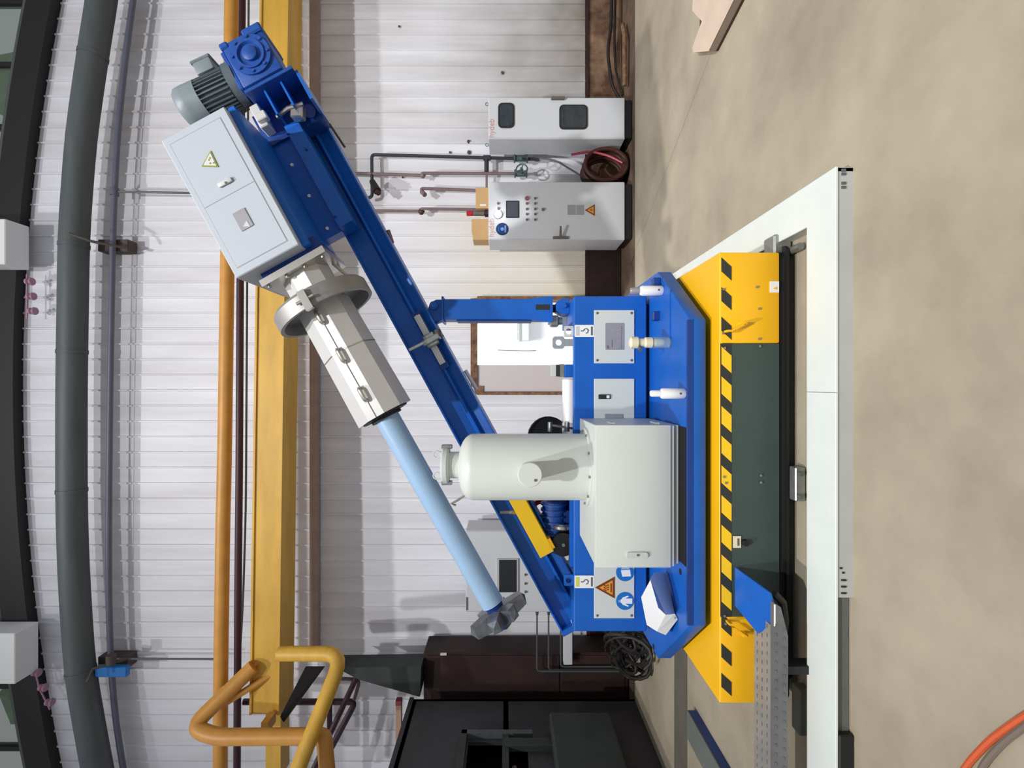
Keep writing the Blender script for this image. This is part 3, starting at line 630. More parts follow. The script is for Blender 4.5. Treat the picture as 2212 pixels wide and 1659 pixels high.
MB().box(-2.95, fxi, fy1-.012, fy1-.004, 0, fzt-.012).box(fxi+.004, fxi+.012, fy1, 5.4, 0, fzt-.012).build('inner_plate', 'framegrey', t)
for k, (px, py) in enumerate(((1828, 1242), (1824, 1252), (1822, 1268))):
    pass
for k, yy in enumerate((1253, 1267, 1281)):
    c = P(1822, yy, fy0+.006); MB().box(c.x-.004, c.x+.004, fy0, fy0+.008, c.z-.012, c.z+.012, .002).build('slot', 'gasket', t)
for (px, py) in ((1818, 1228), (1823, 1238)): MB().box(*(lambda c: (c.x-.004, c.x+.004, fy0+.002, fy0+.008, c.z-.005, c.z+.005))(P(px, py, fy0)), ).build('hole', 'gasket', t)
for yy in (368, 376, 396, 405):
    c = P(1822, yy, fy0+.006); MB().box(c.x-.006, c.x+.006, fy0+.002, fy0+.008, c.z-.01, c.z+.01).build('slot', 'ink', t)
c = P(1815, 1630, fy0); MB().box(c.x-.12, c.x+.09, fy0-.005, fy0+.03, 0, .07, .006).build('end_block', 'black', t)

# ------------------------------------------------------------------ transport cart
CX0, CX1, CY0, CY1, CZ = -1.744, .72, 2.78, 5.0, .427
t = thing('transport_cart', 'low transport cart with yellow ends, dark green side and hazard stripes', 'cart', ((CX0+CX1)/2, 3.9, 0))
MB().box(CX0, CX1, CY0+.004, CY1, CZ-.02, CZ, .004).build('deck', 'yellow', t)
MB().box(CX0+.02, CX1-.02, CY0+.03, CY1-.02, .1, CZ-.02).build('chassis_box', 'black', t)
yg0, yg1 = P(0, 742, CY0).x, P(0, 1332, CY0).x
zb = .1
MB().box(yg0+.001, CX1, CY0, CY0+.03, zb, CZ-.002, .01, seg=2).build('end_panel', 'yellow', t)
MB().box(CX0, yg1-.001, CY0, CY0+.03, .16, CZ-.002, .01, seg=2).build('end_panel', 'yellow', t)
MB().box(yg1, yg0, CY0+.002, CY0+.03, zb, CZ-.006, .003).build('side_panel', 'green', t)
MB().box(CX1-.03, CX1, CY0+.02, CY1, zb, CZ-.02).build('end_wall', 'yellow', t); MB().box(CX0, CX0+.03, CY0+.02, CY1, .16, CZ-.02).build('end_wall', 'yellow', t)
zs1, zs0 = CZ-.008, P(1580, 0, CY0).z
k = 0; pitch = .162; slant = .05
x = CX1-.03
for i in range(16):
    xt = CX1-.0-.03-i*pitch
    wst = .075 if xt > yg0+.06 else (.095 if xt > yg1+.02 else .075)
    yel = yg1+.02 < xt-.05 < yg0+.02
    pts = [(xt, zs1), (xt-wst, zs1), (xt-wst-slant, zs0), (xt-slant, zs0)]
    pts = [(max(CX0+.01, min(CX1-.012, a)), b) for a, b in pts]
    if not yel and pts[0][0]-pts[2][0] < .03: continue
    MB().prism(pts, 'y', CY0+.003, CY0-.002).build('hazard_stripe', 'yellowbright' if yel else 'stripeblack', t)
MB().box(yg1, yg0, CY0-.001, CY0+.003, zs0+.001, zs1+.005).build('stripe_band', 'stripeblack', t)
def handle(ax, ay, bx, by):
    a, b_ = P(ax, ay, CY0-.05), P(bx, by, CY0-.05); d_ = (b_-a).normalized()
    o = MB().slab([a+Vector((0, -.006, .008)), b_+Vector((0, -.006, .008)), b_+Vector((0, -.006, -.01)), a+Vector((0, -.006, -.01))], .014).build('pull_handle', 'yellow', t)
    MB().box(b_.x-.01, b_.x+.004, CY0-.05, CY0, b_.z-.012, b_.z+.012).build('handle_post', 'yellow', o); MB().box(a.x, a.x+.012, CY0-.05, CY0, a.z-.008, a.z+.01).build('handle_post', 'yellow', o)
handle(1576, 717, 1610, 696); handle(1580, 1352, 1612, 1374)
for (px, py) in ((1562, 625), (1562, 720), (1635, 620), (1640, 667), (1640, 732), (1565, 752), (1641, 748), (1564, 1030), (1568, 1043), (1643, 1027), (1643, 1042), (1565, 1330), (1567, 1347)):
    disc(P(px, py, CY0-.002), .007, .006, 8).build('screw', 'zinc', t)
p, q = P(1682, 632, CY0), P(1663, 608, CY0); l_ = MB().box(p.x, q.x, CY0-.004, CY0, p.z, q.z).build('white_label', 'white', t); MB().prism([(p.x+.015, p.z+.012), (q.x-.03, p.z+.012), (p.x+.022, q.z-.012)], 'y', CY0-.006, CY0-.003).build('label_symbol', 'yellow', l_)
p, q = P(1600, 1183, CY0), P(1583, 1158, CY0); l_ = MB().box(p.x, q.x, CY0-.004, CY0, p.z, q.z).build('white_label', 'cream', t); MB().box(p.x+.012, q.x-.012, CY0-.006, CY0-.003, p.z+.01, p.z+.02).build('label_symbol', 'ink', l_)
disc(P(1608, 1171, CY0), .017, .025, 16).build('knob', 'black', t)
MB().prism(rrect(CX0+.1, CX1+.02, CY0+.015, CY1-.1, .06), 'z', .02, .1).build('undercarriage', 'blackrubber', t)
MB().prism(rrect(CX0+.02, CX1+.04, CY0-.012, CY0+.2, .04), 'z', .055, .068).build('bumper_strip', 'black', t)
for xx in (-1.5, -.9, .1, .5):
    for yy in (3.0, 4.6): MB().cyl((xx-.04, yy, .075), (xx+.04, yy, .075), .075, n=16).build('wheel', 'blackrubber', t)
c = P(1730, 1045, 2.72); MB().box(c.x-.09, c.x+.09, 2.7, 2.76, .005, .06, .005).build('hinge_bracket', 'zinc', t)
for dx in (-.06, .06): MB().cyl((c.x+dx, 2.695, .045), (c.x+dx, 2.665, .045), .012, n=8).build('bolt', 'zinc', t)
c = P(1722, 550, 2.8); MB().box(c.x-.04, c.x+.12, 2.82, 2.94, .01, .11, .01).build('corner_bracket', 'zinc', t); MB().cyl((c.x+.02, 2.83, .03), (c.x+.02, 2.7, .03), .02, n=8).build('tow_hook', 'zinc', t)
c = P(1728, 1520, 2.68); MB().box(c.x-.16, c.x+.08, 2.66, 2.74, .0, .06, .006).build('axle_bracket', 'framedark', t)

# tread plate tray and blue link plate
t = thing('cable_tray', 'tread plate cable tray leaving the cart on the left', 'tray', (-1.7, 2.6, .2))
x1 = P(1665, 1350, 2.5).x
MB().box(-3.2, x1, 2.5, 2.665, .289, .297).build('tray_lid', 'treadplate', t)
MB().prism([(-3.2, .215), (x1-.05, .215), (x1+.09, .25), (x1+.12, .297), (-3.2, .297)], 'y', 2.492, 2.5).build('tray_side', 'treadface', t)
MB().box(-3.2, x1-.05, 2.5, 2.66, .215, .222).box(-3.2, x1-.02, 2.655, 2.665, .215, .29).build('tray_bottom', 'treadface', t)
MB().box(-2.1, -2.06, 2.54, 2.62, 0, .215).build('tray_leg', 'black', t); MB().box(-1.45, -1.41, 2.54, 2.62, 0, .215).build('tray_leg', 'black', t)
tb = MB()
for i in range(46):
    xx = x1-.02-i*.045
    for jx, zz in enumerate((.235, .275)):
        tb.box(xx-.008+jx*.02, xx+.008+jx*.02, 2.4885, 2.4925, zz-.003, zz+.003)
    for jx, yy in enumerate((2.53, 2.58, 2.63)): tb.box(xx-.009+(jx % 2)*.02, xx+.009+(jx % 2)*.02, yy-.003, yy+.003, .2965, .2995)
tag(tb.build('tread_bumps', 'treadface', t), kind='stuff')
lp = thing('link_plate', 'blue sloping cover plate joining the cart to the tray', 'cover plate', P(1640, 1290, 2.55))
MB().slab([P(1590, 1225, 2.77), P(1666, 1280, 2.52), P(1673, 1302, 2.5), P(1673, 1345, 2.5), P(1640, 1368, 2.6), P(1590, 1308, 2.77)], -.008).build('plate', 'blue', lp)
a, b_ = P(1673, 1305, 2.495), P(1673, 1352, 2.495); MB().tube([a, b_], .006, 6).build('rubbing_strip', 'white', lp)
MB().tube([P(1672, 1282, 2.55), P(1690, 1300, 2.55), P(1695, 1340, 2.58), P(1690, 1380, 2.6)], .02, 8).build('cable_loop', 'blackcable', lp)

# ------------------------------------------------------------------ blue slewing machine
M_ = thing('slewing_machine', 'blue slewing machine base with platform, body frame and raised boom', 'machine', (-.55, 3.9, .427))
PY0, PZ0, PZ1 = 2.87, .468, .559
octo = [(-1.362, PY0), (.365, PY0), (.764, 3.47), (.764, 4.3), (.365, 4.95), (-1.362, 4.95), (-1.87, 4.3), (-1.87, 3.47)]
MB().prism(octo, 'z', PZ0, PZ1, bev=.004).build('platform', 'blue', M_)
inset = [(-.55+(x+.55)*.985, 3.9+(y-3.9)*.985) for x, y in octo]
MB().cyl((-.55, 3.9, .427), (-.55, 3.9, .47), .75, n=40).build('slewing_ring', 'black', M_)
MB().box(-1.36, .363, PY0-.002, PY0+.02, PZ1-.02, PZ1+.012).build('front_lip', 'bluedk', M_)  # darker blue puts the shading of the platform edge into the colour
BX0, BX1, BY0, BY1, BZ0, BZ1 = -1.775, .63, 3.65, 4.4, .585, 1.106
BZD = .985
MB().box(BX0, BX1, BY0, BY0+.07, BZ0, BZ1, .006).build('body_frame', 'blue', M_)
MB().box(.46, BX1-.004, BY0+.07, BY1, BZ0, BZ1, .004).build('strut_pedestal', 'blue', M_)
MB().box(BX0+.004, -1.52, BY0+.07, BY1, BZ0, BZ1, .004).build('pivot_pedestal', 'blue', M_)
MB().box(-1.52, .46, BY0+.07, BY1, BZD-.02, BZD).build('machinery_deck', 'bluedk', M_)
MB().box(-1.52, .46, BY1-.03, BY1, BZ0, BZD-.02).build('back_panel', 'bluedk', M_)
MB().box(BX0+.05, BX1-.05, BY0+.05, BY1, PZ1, BZ0).build('body_foot', 'black', M_)
# raised platform ledges
MB().box(.25, .6, 3.2, 3.65, PZ1, PZ1+.006).build('ledge_plate', 'blue', M_)
for (px, py) in ((1421, 612), (1424, 684)): 
    c = P(px, py, 3.45); MB().box(c.x-.03, c.x+.03, 3.4, 3.46, PZ1, PZ1+.05, .005).build('stop_block', 'bluedk', M_)
for (px, py) in ((1412, 1397), (1470, 1235)): c = P(px, py, DZ(px, PZ1)); MB().cyl((c.x, c.y, PZ1), (c.x, c.y, PZ1+.003), .018, n=12).build('bolt_hole', 'black', M_)
FP = BY0
def plate(y0, y1, x0=1283, x1=1370, name='cover_plate', screws=True):
    p, q = P(x1, y1, FP), P(x0, y0, FP)
    o = MB().box(p.x, q.x, FP-.008, FP, p.z, q.z, .003).build(name, 'grey7035', M_)
    if screws:
        for xx in (p.x+.022, q.x-.022):
            for zz in (p.z+.022, q.z-.022): MB().lathe([(.009, 0), (.009, .003), (.005, .006), (0, .006)], (xx, FP-.008, zz), (0, -1, 0), 10).build('screw', 'ink', o)
    return o
pt = plate(670, 785)
p, q = P(1348, 756, FP), P(1307, 698, FP)
n_ = MB().prism(rrect(p.x, q.x, p.z, q.z, .008), 'y', FP-.008, FP-.010).build('name_plate', 'nameplate', pt)
for k in range(9):
    zz = q.z-.02-k*.014
    if k == 2: MB().box(p.x+.02, p.x+.07, FP-.0115, FP-.0098, zz-.002, zz+.002).build('print_line', 'ink', pt)
for k in range(11): MB().box(p.x+.012+k*.015, p.x+.02+k*.015, FP-.0115, FP-.0098, p.z+.018, p.z+.023).build('print_mark', 'ink', pt)
for zz, w_ in ((q.z-.015, .024), (q.z-.022, .02)): MB().box(p.x+.01, p.x+.01+w_, FP-.0115, FP-.0098, zz-.002, zz+.002).build('print_line', 'ink', pt)
pt = plate(818, 912, screws=False)
p, q = P(1317, 862, FP), P(1292, 852, FP)
d_ = MB().box(p.x, q.x, FP-.02, FP-.008, p.z, q.z, .003).build('latch', 'gasket', pt); MB().box(p.x+.006, q.x-.006, FP-.023, FP-.019, p.z+.006, p.z+.026).build('latch_button', 'white', d_)
p, q = P(1346, 906, FP), P(1306, 894, FP); MB().box(p.x, q.x, FP-.012, FP-.008, p.z, q.z, .003).build('recessed_grip', 'nameplate', pt)
pt = plate(1190, 1335)
c = P(1310, 1268, FP-.008); warn((P(1306, 1268, FP).x, FP-.008, P(1306, 1268, FP).z), .155, .14, 'warnbrown', 'warnorange', pt, 'heat', 'warnbrown')
for k, (px, py) in enumerate(((1350, 1236), (1350, 1298))):
    c = P(px, py, FP-.008); s = disc(c, .064, .003, 32).build('mandatory_sign', 'signblue', pt)
    yy = c.y-.003
    if k == 1:
        man = [(-.012, .034), (.012, .034), (.014, .026), (.026, .02), (.042, -.022), (.034, -.028), (.02, .0), (.02, -.054), (-.02, -.054), (-.02, 0), (-.034, -.028), (-.042, -.022), (-.026, .02), (-.014, .026)]
        MB().prism([(c.x+a*.95, c.z+b*.95) for a, b in man], 'y', yy, yy-.002).build('sign_figure', 'white', s)
        MB().box(c.x-.008, c.x+.008, yy-.002, yy, c.z+.036, c.z+.046).build('sign_figure', 'skyblue', s)
    else:
        MB().prism([(c.x-.03, c.z+.02), (c.x+.015, c.z+.03), (c.x+.02, c.z-.035), (c.x-.028, c.z-.042)], 'y', yy, yy-.002).build('sign_figure', 'white', s)
        MB().prism([(c.x+.02, c.z+.03), (c.x+.04, c.z+.02), (c.x+.04, c.z-.03), (c.x+.025, c.z-.03)], 'y', yy, yy-.002).build('sign_figure', 'skyblue', s)
def holed(cx, cz, ex, eu, ed, r, y0, y1, parent, m, N=32):
    out = []; inn = []
    for i in range(N):
        a = 2*math.pi*i/N; dx, dz = math.cos(a), math.sin(a)
        sx = ex/abs(dx) if abs(dx) > 1e-6 else 9; sz = (eu if dz > 0 else ed)/abs(dz) if abs(dz) > 1e-6 else 9
        k = min(sx, sz, max(ex, eu)*1.2); out.append((cx+dx*k, cz+dz*k)); inn.append((cx+dx*r, cz+dz*r))
    vs = [(x, y0, z) for x, z in out]+[(x, y0, z) for x, z in inn]+[(x, y1, z) for x, z in out]+[(x, y1, z) for x, z in inn]; fs = []
    for i in range(N):
        j = (i+1) % N; fs += [(i, j, N+j, N+i), (2*N+i, 3*N+i, 3*N+j, 2*N+j), (i, 2*N+i, 2*N+j, j), (N+i, N+j, 3*N+j, 3*N+i)]
    return MB().poly(vs, fs).build('lifting_lug', m, parent)
def hook_tag(y0, y1, x0=1241, x1=1283, ht=True, col='plategrey'):
    p, q = P(x1, y1, FP-.006), P(x0, y0, FP-.006)
    cx = (p.x+q.x)/2; w2 = (q.x-p.x)/2
    holed(cx, BZ1+.034, w2*.9, w2*.8, .034, w2*.5, FP+.02, FP+.036, M_, 'blue' if not ht else 'plategrey')
    tg = MB().prism(rrect(p.x, q.x, p.z, q.z, .006), 'y', FP-.006, FP-.009).build('lifting_label', 'white', M_)
    yv = FP-.0095; h = q.z-p.z; cz = (p.z+q.z)/2
    MB().box(p.x+.01, q.x-.01, yv-.001, yv+.002, q.z-h*.24, q.z-h*.06).build('label_band', 'warnyellow' if not ht else col, tg)
    MB().box(p.x+.012, q.x-.012, yv-.001, yv+.002, p.z+h*.07, p.z+h*.16).build('label_caption', 'ink', tg)
    hk = [(cx, cz+h*.18), (cx, cz+h*.06), (cx+.014, cz-h*.02), (cx+.016, cz-h*.12), (cx+.004, cz-h*.2), (cx-.012, cz-h*.16), (cx-.016, cz-h*.08)]
    MB().tube([(x, yv-.001, z) for x, z in hk], .0035, 6).build('hook_symbol', 'ink', tg)
hook_tag(702, 728); hook_tag(1243, 1270, ht=False)
# things on the body top
c = P(1208, 740, 4.35); N = 18
w2 = .05
holed(c.x, c.z+.005, .052, .052, .05, .026, 4.34, 4.36, M_, 'plategrey'); MB().box(c.x-.03, c.x+.03, 4.341, 4.359, BZD, c.z-.04).build('lug_neck', 'plategrey', M_)
c0, c1 = P(1250, 815, 3.8), P(1218, 788, 3.8)
po = MB().box(c0.x, c1.x, 3.75, 3.87, BZD, c1.z, .004).build('sensor_post', 'blue', M_)
c0, c1 = P(1220, 816, 3.8), P(1194, 787, 3.8); MB().box(c0.x+.01, c1.x-.005, 3.76, 3.86, c1.z-.05, c1.z-.02).build('post_cap', 'gasket', po); MB().box(c0.x+.01, c1.x-.005, 3.76, 3.86, c1.z-.02, c1.z+.012).build('post_cap', 'plategrey', po); MB().box(c0.x+.005, c1.x, 3.755, 3.865, c1.z-.08, c1.z-.05).build('post_cap', 'zinc', po)
c0, c1 = P(1231, 942, 4.15), P(1231, 818, 4.15)
MB().cyl(c0+Vector((-.3, 0, 0)), c1, .063, n=24, bev=.01).build('air_receiver', 'white', M_)
for yy in (850, 915): c = P(1231, yy, 4.15); MB().box(c.x-.02, c.x+.02, 4.12, 4.18, BZD, 1.05).build('receiver_foot', 'zinc', M_)
c = P(1185, 932, 4.0)
MB().tube([P(1190, 918, 3.95), P(1240, 926, 3.95)], .01, 6).cyl(P(1188, 912, 3.95), P(1188, 932, 3.95), .018, n=10).cyl(P(1225, 912, 3.95), P(1225, 932, 3.95), .02, n=10).build('pipe_clamp', 'zinc', M_)
MB().lathe([(.17, 0), (.17, .03), (0, .03)], P(1185, 945, 4.1), (0, 1, .2), 24).build('black_disc', 'black', M_)
# machinery under the boom, left of the tank
c0, c1 = P(1248, 1142, 4.1), P(1181, 1078, 4.1)
pbk = MB().box(c0.x, c1.x+.2, 4.02, 4.3, BZD, c1.z, .02, seg=2).build('pump_block', 'black', M_); cc = P(1188, 1082, 4.0); MB().box(cc.x-.035, cc.x+.035, 4.005, 4.02, cc.z-.02, cc.z+.02).build('block_label', 'plategrey', pbk); MB().cyl(P(1204, 1102, 4.0), P(1194, 1102, 4.0), .03, n=12).build('filler_cap', 'black', pbk)
c = P(1198, 1130, 3.92); mo = MB(); zc = c.z-.0
mo.cyl((c.x-.1, 3.96, zc), (c.x+.16, 3.96, zc), .09, n=20)
for k in range(6): mo.cyl((c.x-.09+k*.045, 3.96, zc), (c.x-.075+k*.045, 3.96, zc), .104, n=20)
mo.build('pump_motor', 'bluegear', M_)
MB().box(c.x-.1, c.x+.1, 3.9, 4.02, BZD, zc-.06).build('motor_foot', 'bluedk', M_)
c = P(1217, 1177, 3.82); cp = MB().cyl((c.x, 3.82, c.z), (c.x, 3.95, c.z), .088, n=28).build('coupling_guard', 'black', M_); MB().cyl((c.x, 3.81, c.z), (c.x, 3.82, c.z), .013, n=10).build('shaft_end', 'zinc', cp)
MB().box(c.x-.17, c.x+.17, 3.8, 3.98, BZD, c.z-.06).build('guard_foot', 'bluedk', M_)
MB().lathe([(.06, 0), (.078, .015), (.078, .035), (.06, .05)], (c.x+.095, 3.9, c.z+.0), (1, 0, 0), 24, closed=True).build('bearing', 'steelbrushed', M_)
c0, c1 = P(1240, 1222, 3.75), P(1230, 1062, 3.75); MB().box(c0.x, c1.x, 3.722, 3.76, BZ1-.05, c1.z).build('base_rail', 'blue', M_)
c = P(1168, 1098, 4.3); MB().lathe([(.09, 0), (.09, .06), (.05, .06), (.05, 0)], c, (0, -1, 0), 24, closed=True).build('red_ring', 'red', M_)
for (px, py) in ((1237, 1340), (1240, 1347)): disc(P(px, py, 3.9), .016, .02, 10).build('bolt', 'white', M_)

# ------------------------------------------------------------------ boom (own inclined frame: s along, t across, y depth)
TH = math.radians(28.6)
RB = Matrix.Rotation(-TH, 4, 'Y')
def ST(px, py, d):
    p = P(px, py, d); return p.x*math.cos(TH)+p.z*math.sin(TH), -p.x*math.sin(TH)+p.z*math.cos(TH)
def W_(s, y, t): return RB @ Vector((s, y, t))
BYF, BYB = 3.9, 4.16
tu = ST(990.6, 959.5, BYF)[1]; tl = ST(1066.6, 931.6, BYF)[1]; tr = ST(1030, 934, BYF)[1]
s0 = ST(1238, 1352, BYF)[0]; s1 = ST(640, 185, BYF)[0]
B_ = thing('lifting_boom', 'long blue steel boom rising diagonally from the machine body', 'boom', W_(s0, 4.03, (tu+tl)/2))
MB(RB).box(s0, s1, BYF, BYB, tu-.014, tu, .002).build('top_flange', 'blue', B_)
MB(RB).box(s0, s1, BYF, BYB, tl, tl+.014, .002).build('bottom_flange', 'blue', B_)
MB(RB).box(s0, s1, 3.955, 4.0, tl+.014, tu-.014).build('web', 'blue', B_)
MB(RB).prism([(BYF+.02, tr-.03), (BYF+.0, tr-.02), (BYF+.0, tr-.008), (BYF+.035, tr+.014), (3.955, tr+.014), (3.955, tr-.03)], 'x', s0, s1).build('guide_rail', 'blue', B_)
MB(RB).slab([(s0, BYF+.045, tr-.03), (s1, BYF+.045, tr-.03), (s1, BYF+.018, tl+.014), (s0, BYF+.018, tl+.014)], .004).build('lower_side_plate', 'blue', B_)
MB(RB).box(s0-.04, s0+.004, BYF, BYB, tl, tu).build('pivot_end', 'blue', B_)
# yellow guard
sa, ta = ST(1118, 1070, 3.85); sb, tb_ = ST(1179, 1195, 3.85)
tc_ = (ta+tb_)/2
gd = MB(RB).box(sb, sa+.25, 3.8, 3.9, tc_-.055, tc_+.06, .004).build('yellow_guard', 'yellowbright', B_)
MB(RB).box(sb+.02, sb+.1, 3.8, 3.9, tc_-.075, tc_-.055).build('guard_tab', 'yellow', gd)
c0 = P(1080, 1107, 3.82); MB().tube([c0, P(1104, 1107, 3.82)], .011, 8).ball(P(1104, 1107, 3.82), .017, sub=1).tube([P(1104, 1107, 3.82), P(1116, 1108, 3.86)], .014, 8).build('grip_rod', 'steelbrushed', B_)
# silver scale bar with clamp
sa, ta = ST(962, 782, 3.85); sb, tb_ = ST(893, 684, 3.85); tc_ = (ta+tb_)/2
MB(RB).box(sa, sb, 3.86, 3.885, tc_-.024, tc_+.024, .003).box(sa, sb, 3.85, 3.862, tc_-.006, tc_+.006).build('scale_bar', 'steel', B_)
MB(RB).box(sa-.04, sb+.03, 3.885, 3.97, tc_-.035, tc_+.03).build('bar_seat', 'bluedk', B_)
s, t_ = ST(930, 735, 3.82)
MB(RB).box(s-.05, s+.05, 3.79, 3.87, t_-.05, t_+.04, .008).box(s-.025, s+.02, 3.77, 3.87, t_-.075, t_+.06, .006).build('clamp_block', 'zinc', B_)
MB().tube([P(920, 738, 3.78), P(884, 756, 3.78)], .011, 8).build('clamp_lever', 'steel', B_)
MB().tube([P(936, 728, 3.8), P(946, 722, 3.8)], .013, 8).cyl(P(944, 712, 3.8), P(948, 726, 3.8), .024, n=12).tube([P(948, 722, 3.8), P(958, 726, 3.78)], .006, 6).build('proximity_sensor', 'browniron', B_)
for (px, py) in ((1108, 1180), (1145, 1245), (1181, 1308), (700, 240), (845, 520)):
    pass
# cable channel under the boom
sa, ta = ST(660, 262, 4.1); sb, tb_ = ST(745, 318, 4.05)
MB().tube([P(712, 268, 4.1), P(745, 318, 4.1)], .01, 6).build('hose_end', 'thinpipe', B_); MB().tube([P(838, 498, 4.1), P(847, 525, 4.1)], .018, 8).build('hose_end', 'pipebrown', B_)
MB().tube([P(1005, 800, 4.14), P(1030, 842, 4.14)], .016, 8).build('hose_end', 'white', B_)

# lifting strut
c = P(937, 660, 3.95)
S_ = thing('lifting_strut', 'blue upright strut with threaded rod carrying the boom', 'strut', (c.x, 4.0, BZ1))
sxl, sxr = P(0, 690, 3.95).x, P(0, 646, 3.95).x
zt_, zb_ = P(958, 0, 3.95).z, P(1188, 0, 3.95).z
MB().box(sxl, sxr, 3.95, 4.13, zb_, zt_, .004).build('box_tube', 'blue', S_)
MB().box(sxl-.012, sxl, 3.97, 4.11, zb_+.14, zt_-.1).build('side_slot', 'bluedk', S_)
MB().box(sxl-.02, sxr+.02, 3.94, 4.14, zt_, zt_+.014).build('cap_plate', 'blue', S_)
cx = (sxl+sxr)/2
MB().prism([(sxl+.0, zt_+.012), (sxr, zt_+.012), (sxr, zt_+.06), (cx+.05, zt_+.11), (cx-.06, zt_+.14), (sxl-.02, zt_+.07)], 'y', 3.97, 4.11, bev=.003).build('upper_clevis', 'blue', S_)
MB().cyl((c.x, 3.96, c.z), (c.x, 3.935, c.z), .032, n=18).cyl((c.x, 3.935, c.z), (c.x, 3.92, c.z), .02, n=12).build('pivot_pin', 'blue', S_)
MB().prism([(sxl-.02, zb_-.02), (sxr+.02, zb_-.02), (sxr+.02, zb_+.02), (sxr, zb_+.17), (sxl, zb_+.17), (sxl-.02, zb_+.02)], 'y', 3.945, 3.955).box(sxl-.02, sxr+.02, 3.93, 4.14, zb_-.02, zb_).build('foot_plate', 'blue', S_)
MB().box(cx-.005, cx+.035, 3.94, 3.946, zb_+.0, zb_+.11).build('adjust_slot', 'gasket', S_)
MB().cyl((cx+.015, 4.02, BZ1+.05), (cx+.015, 4.02, zb_-.02), .017, n=12).build('threaded_rod', 'black', S_)
MB().cyl((cx+.015, 4.02, zb_-.055), (cx+.015, 4.02, zb_-.02), .034, n=6).build('lock_nut', 'black', S_)
MB().prism([(cx-.04, BZ1), (cx+.075, BZ1), (cx+.075, BZ1+.06), (cx+.05, BZ1+.1), (cx-.01, BZ1+.1), (cx-.04, BZ1+.05)], 'y', 3.9, 4.1, bev=.004).build('lower_clevis', 'blue', S_)
MB().cyl((cx+.018, 3.9, BZ1+.045), (cx+.018, 3.88, BZ1+.045), .022, n=6).build('pivot_bolt', 'blue', S_)
MB().box(cx-.13, cx-.045, 3.96, 4.05, zb_-.07, zb_-.005, .008).cyl((cx-.085, 4.0, zb_-.1), (cx-.085, 4.0, zb_-.06), .03, n=10).build('limit_switch', 'zinc', S_)

# ------------------------------------------------------------------ carriage with drive, electrical box and lance
CYF = 3.2
sA = (ST(352, 297, CYF)[0]+ST(484, 232, CYF)[0])/2; sD = (ST(502, 602, CYF)[0]+ST(648, 530, CYF)[0])/2
tT = (ST(352, 297, CYF)[1]+ST(502, 602, CYF)[1])/2; tB = (ST(484, 232, CYF)[1]+ST(648, 530, CYF)[1])/2
K_ = thing('lance_carriage', 'blue carriage on the boom with grey electrical box and geared motor', 'carriage', W_((sA+sD)/2, 3.6, tB))
cab = MB(RB).box(sD, sA, CYF, 3.88, tB, tT, .006).build('electrical_box', 'eboxgrey', K_); tag(cab, 'light grey electrical box')
L = sA-sD; Wd = tT-tB; sm = sD+L*.485
MB(RB).box(sm+.002, sA-.055, CYF-.003, CYF, tB+.055, tT-.04, .001).build('door', 'eboxgrey', cab)
MB(RB).box(sD+.055, sm-.002, CYF-.003, CYF, tB+.055, tT-.04, .001).build('door', 'eboxgrey', cab)
MB(RB).box(sD+.051, sA-.051, CYF-.0012, CYF+.001, tB+.051, tT-.036).build('door_gap', 'nameplate', cab)
c = P(455, 342, CYF-.006)
wt = MB().prism([(c.x-.052, c.z+.056), (c.x-.056, c.z-.05), (c.x+.048, c.z-.0)], 'y', c.y, c.y-.002).build('warning_triangle', 'olive', K_)
bpts = [(c.x-.045, c.z+.044), (c.x-.048, c.z-.038), (c.x+.034, c.z+.001)]
# photo: triangle apex up in image = apex to the right here
MB().prism(bpts, 'y', c.y-.001, c.y-.004).build('triangle_field', 'cabgrey', wt)
for dx, dz in ((-.033, .0), (-.03, -.022), (-.012, .008), (.0, .002)): disc((c.x+dx, c.y-.003, c.z+dz), .006, .002, 8).build('triangle_symbol', 'olive', wt)
s, t_ = ST(487, 396, CYF)
MB(RB).box(s-.016, s+.016, CYF-.02, CYF-.004, t_-.05, t_+.045, .007, seg=2).build('handle', 'plategrey', K_); disc(P(488, 395, CYF-.018), .007, .006, 8).build('lock', 'ink', K_)
s, t_ = ST(526, 475, CYF)
np_ = MB(RB).box(s-.062, s+.062, CYF-.009, CYF-.005, t_-.042, t_+.042, .0).build('name_plate', 'nameplate', K_); c = P(533, 483, CYF-.009); MB().prism([(c.x-.018, c.z+.022), (c.x-.018, c.z-.022), (c.x+.02, c.z)], 'y', c.y, c.y-.002).build('plate_symbol', 'plategrey', np_)
# blue carriage: top bearing plate, dark recessed front plate, bright bottom block
MB(RB).box(sD+.0, sA+.02, 3.26, 3.95, tB-.045, tB-.0, .003).build('bearing_plate', 'blue', K_)
tq = ST(690, 380, 3.72)[1]
sE0 = ST(745, 487, 3.72)[0]; sE1 = ST(630, 268, 3.72)[0]
tm = (ST(735, 496, 3.72)[1]+ST(613, 271, 3.72)[1])/2; tn = (ST(763, 476, 3.72)[1]+ST(645, 264, 3.72)[1])/2
fpn = MB(RB).box(sE0, sE1, 3.78, 3.9, tm-.0, tB-.03, .003).build('front_plate', 'blue', K_)
MB(RB).box(sE0, sE1, 3.70, 3.9, tn, tm, .003).build('slide_block', 'blue', K_)
for (px, py) in ((600, 284), (565, 303), (632, 357), (601, 371), (669, 424), (640, 440), (708, 494), (679, 510)):
    disc(P(px, py, 3.78), .012, .014, 8).build('bolt', 'white', fpn)
for (px, py) in ((662, 323), (724, 468), (622, 290)): disc(P(px, py, 3.70), .009, .012, 8).build('bolt', 'bluedk', K_)
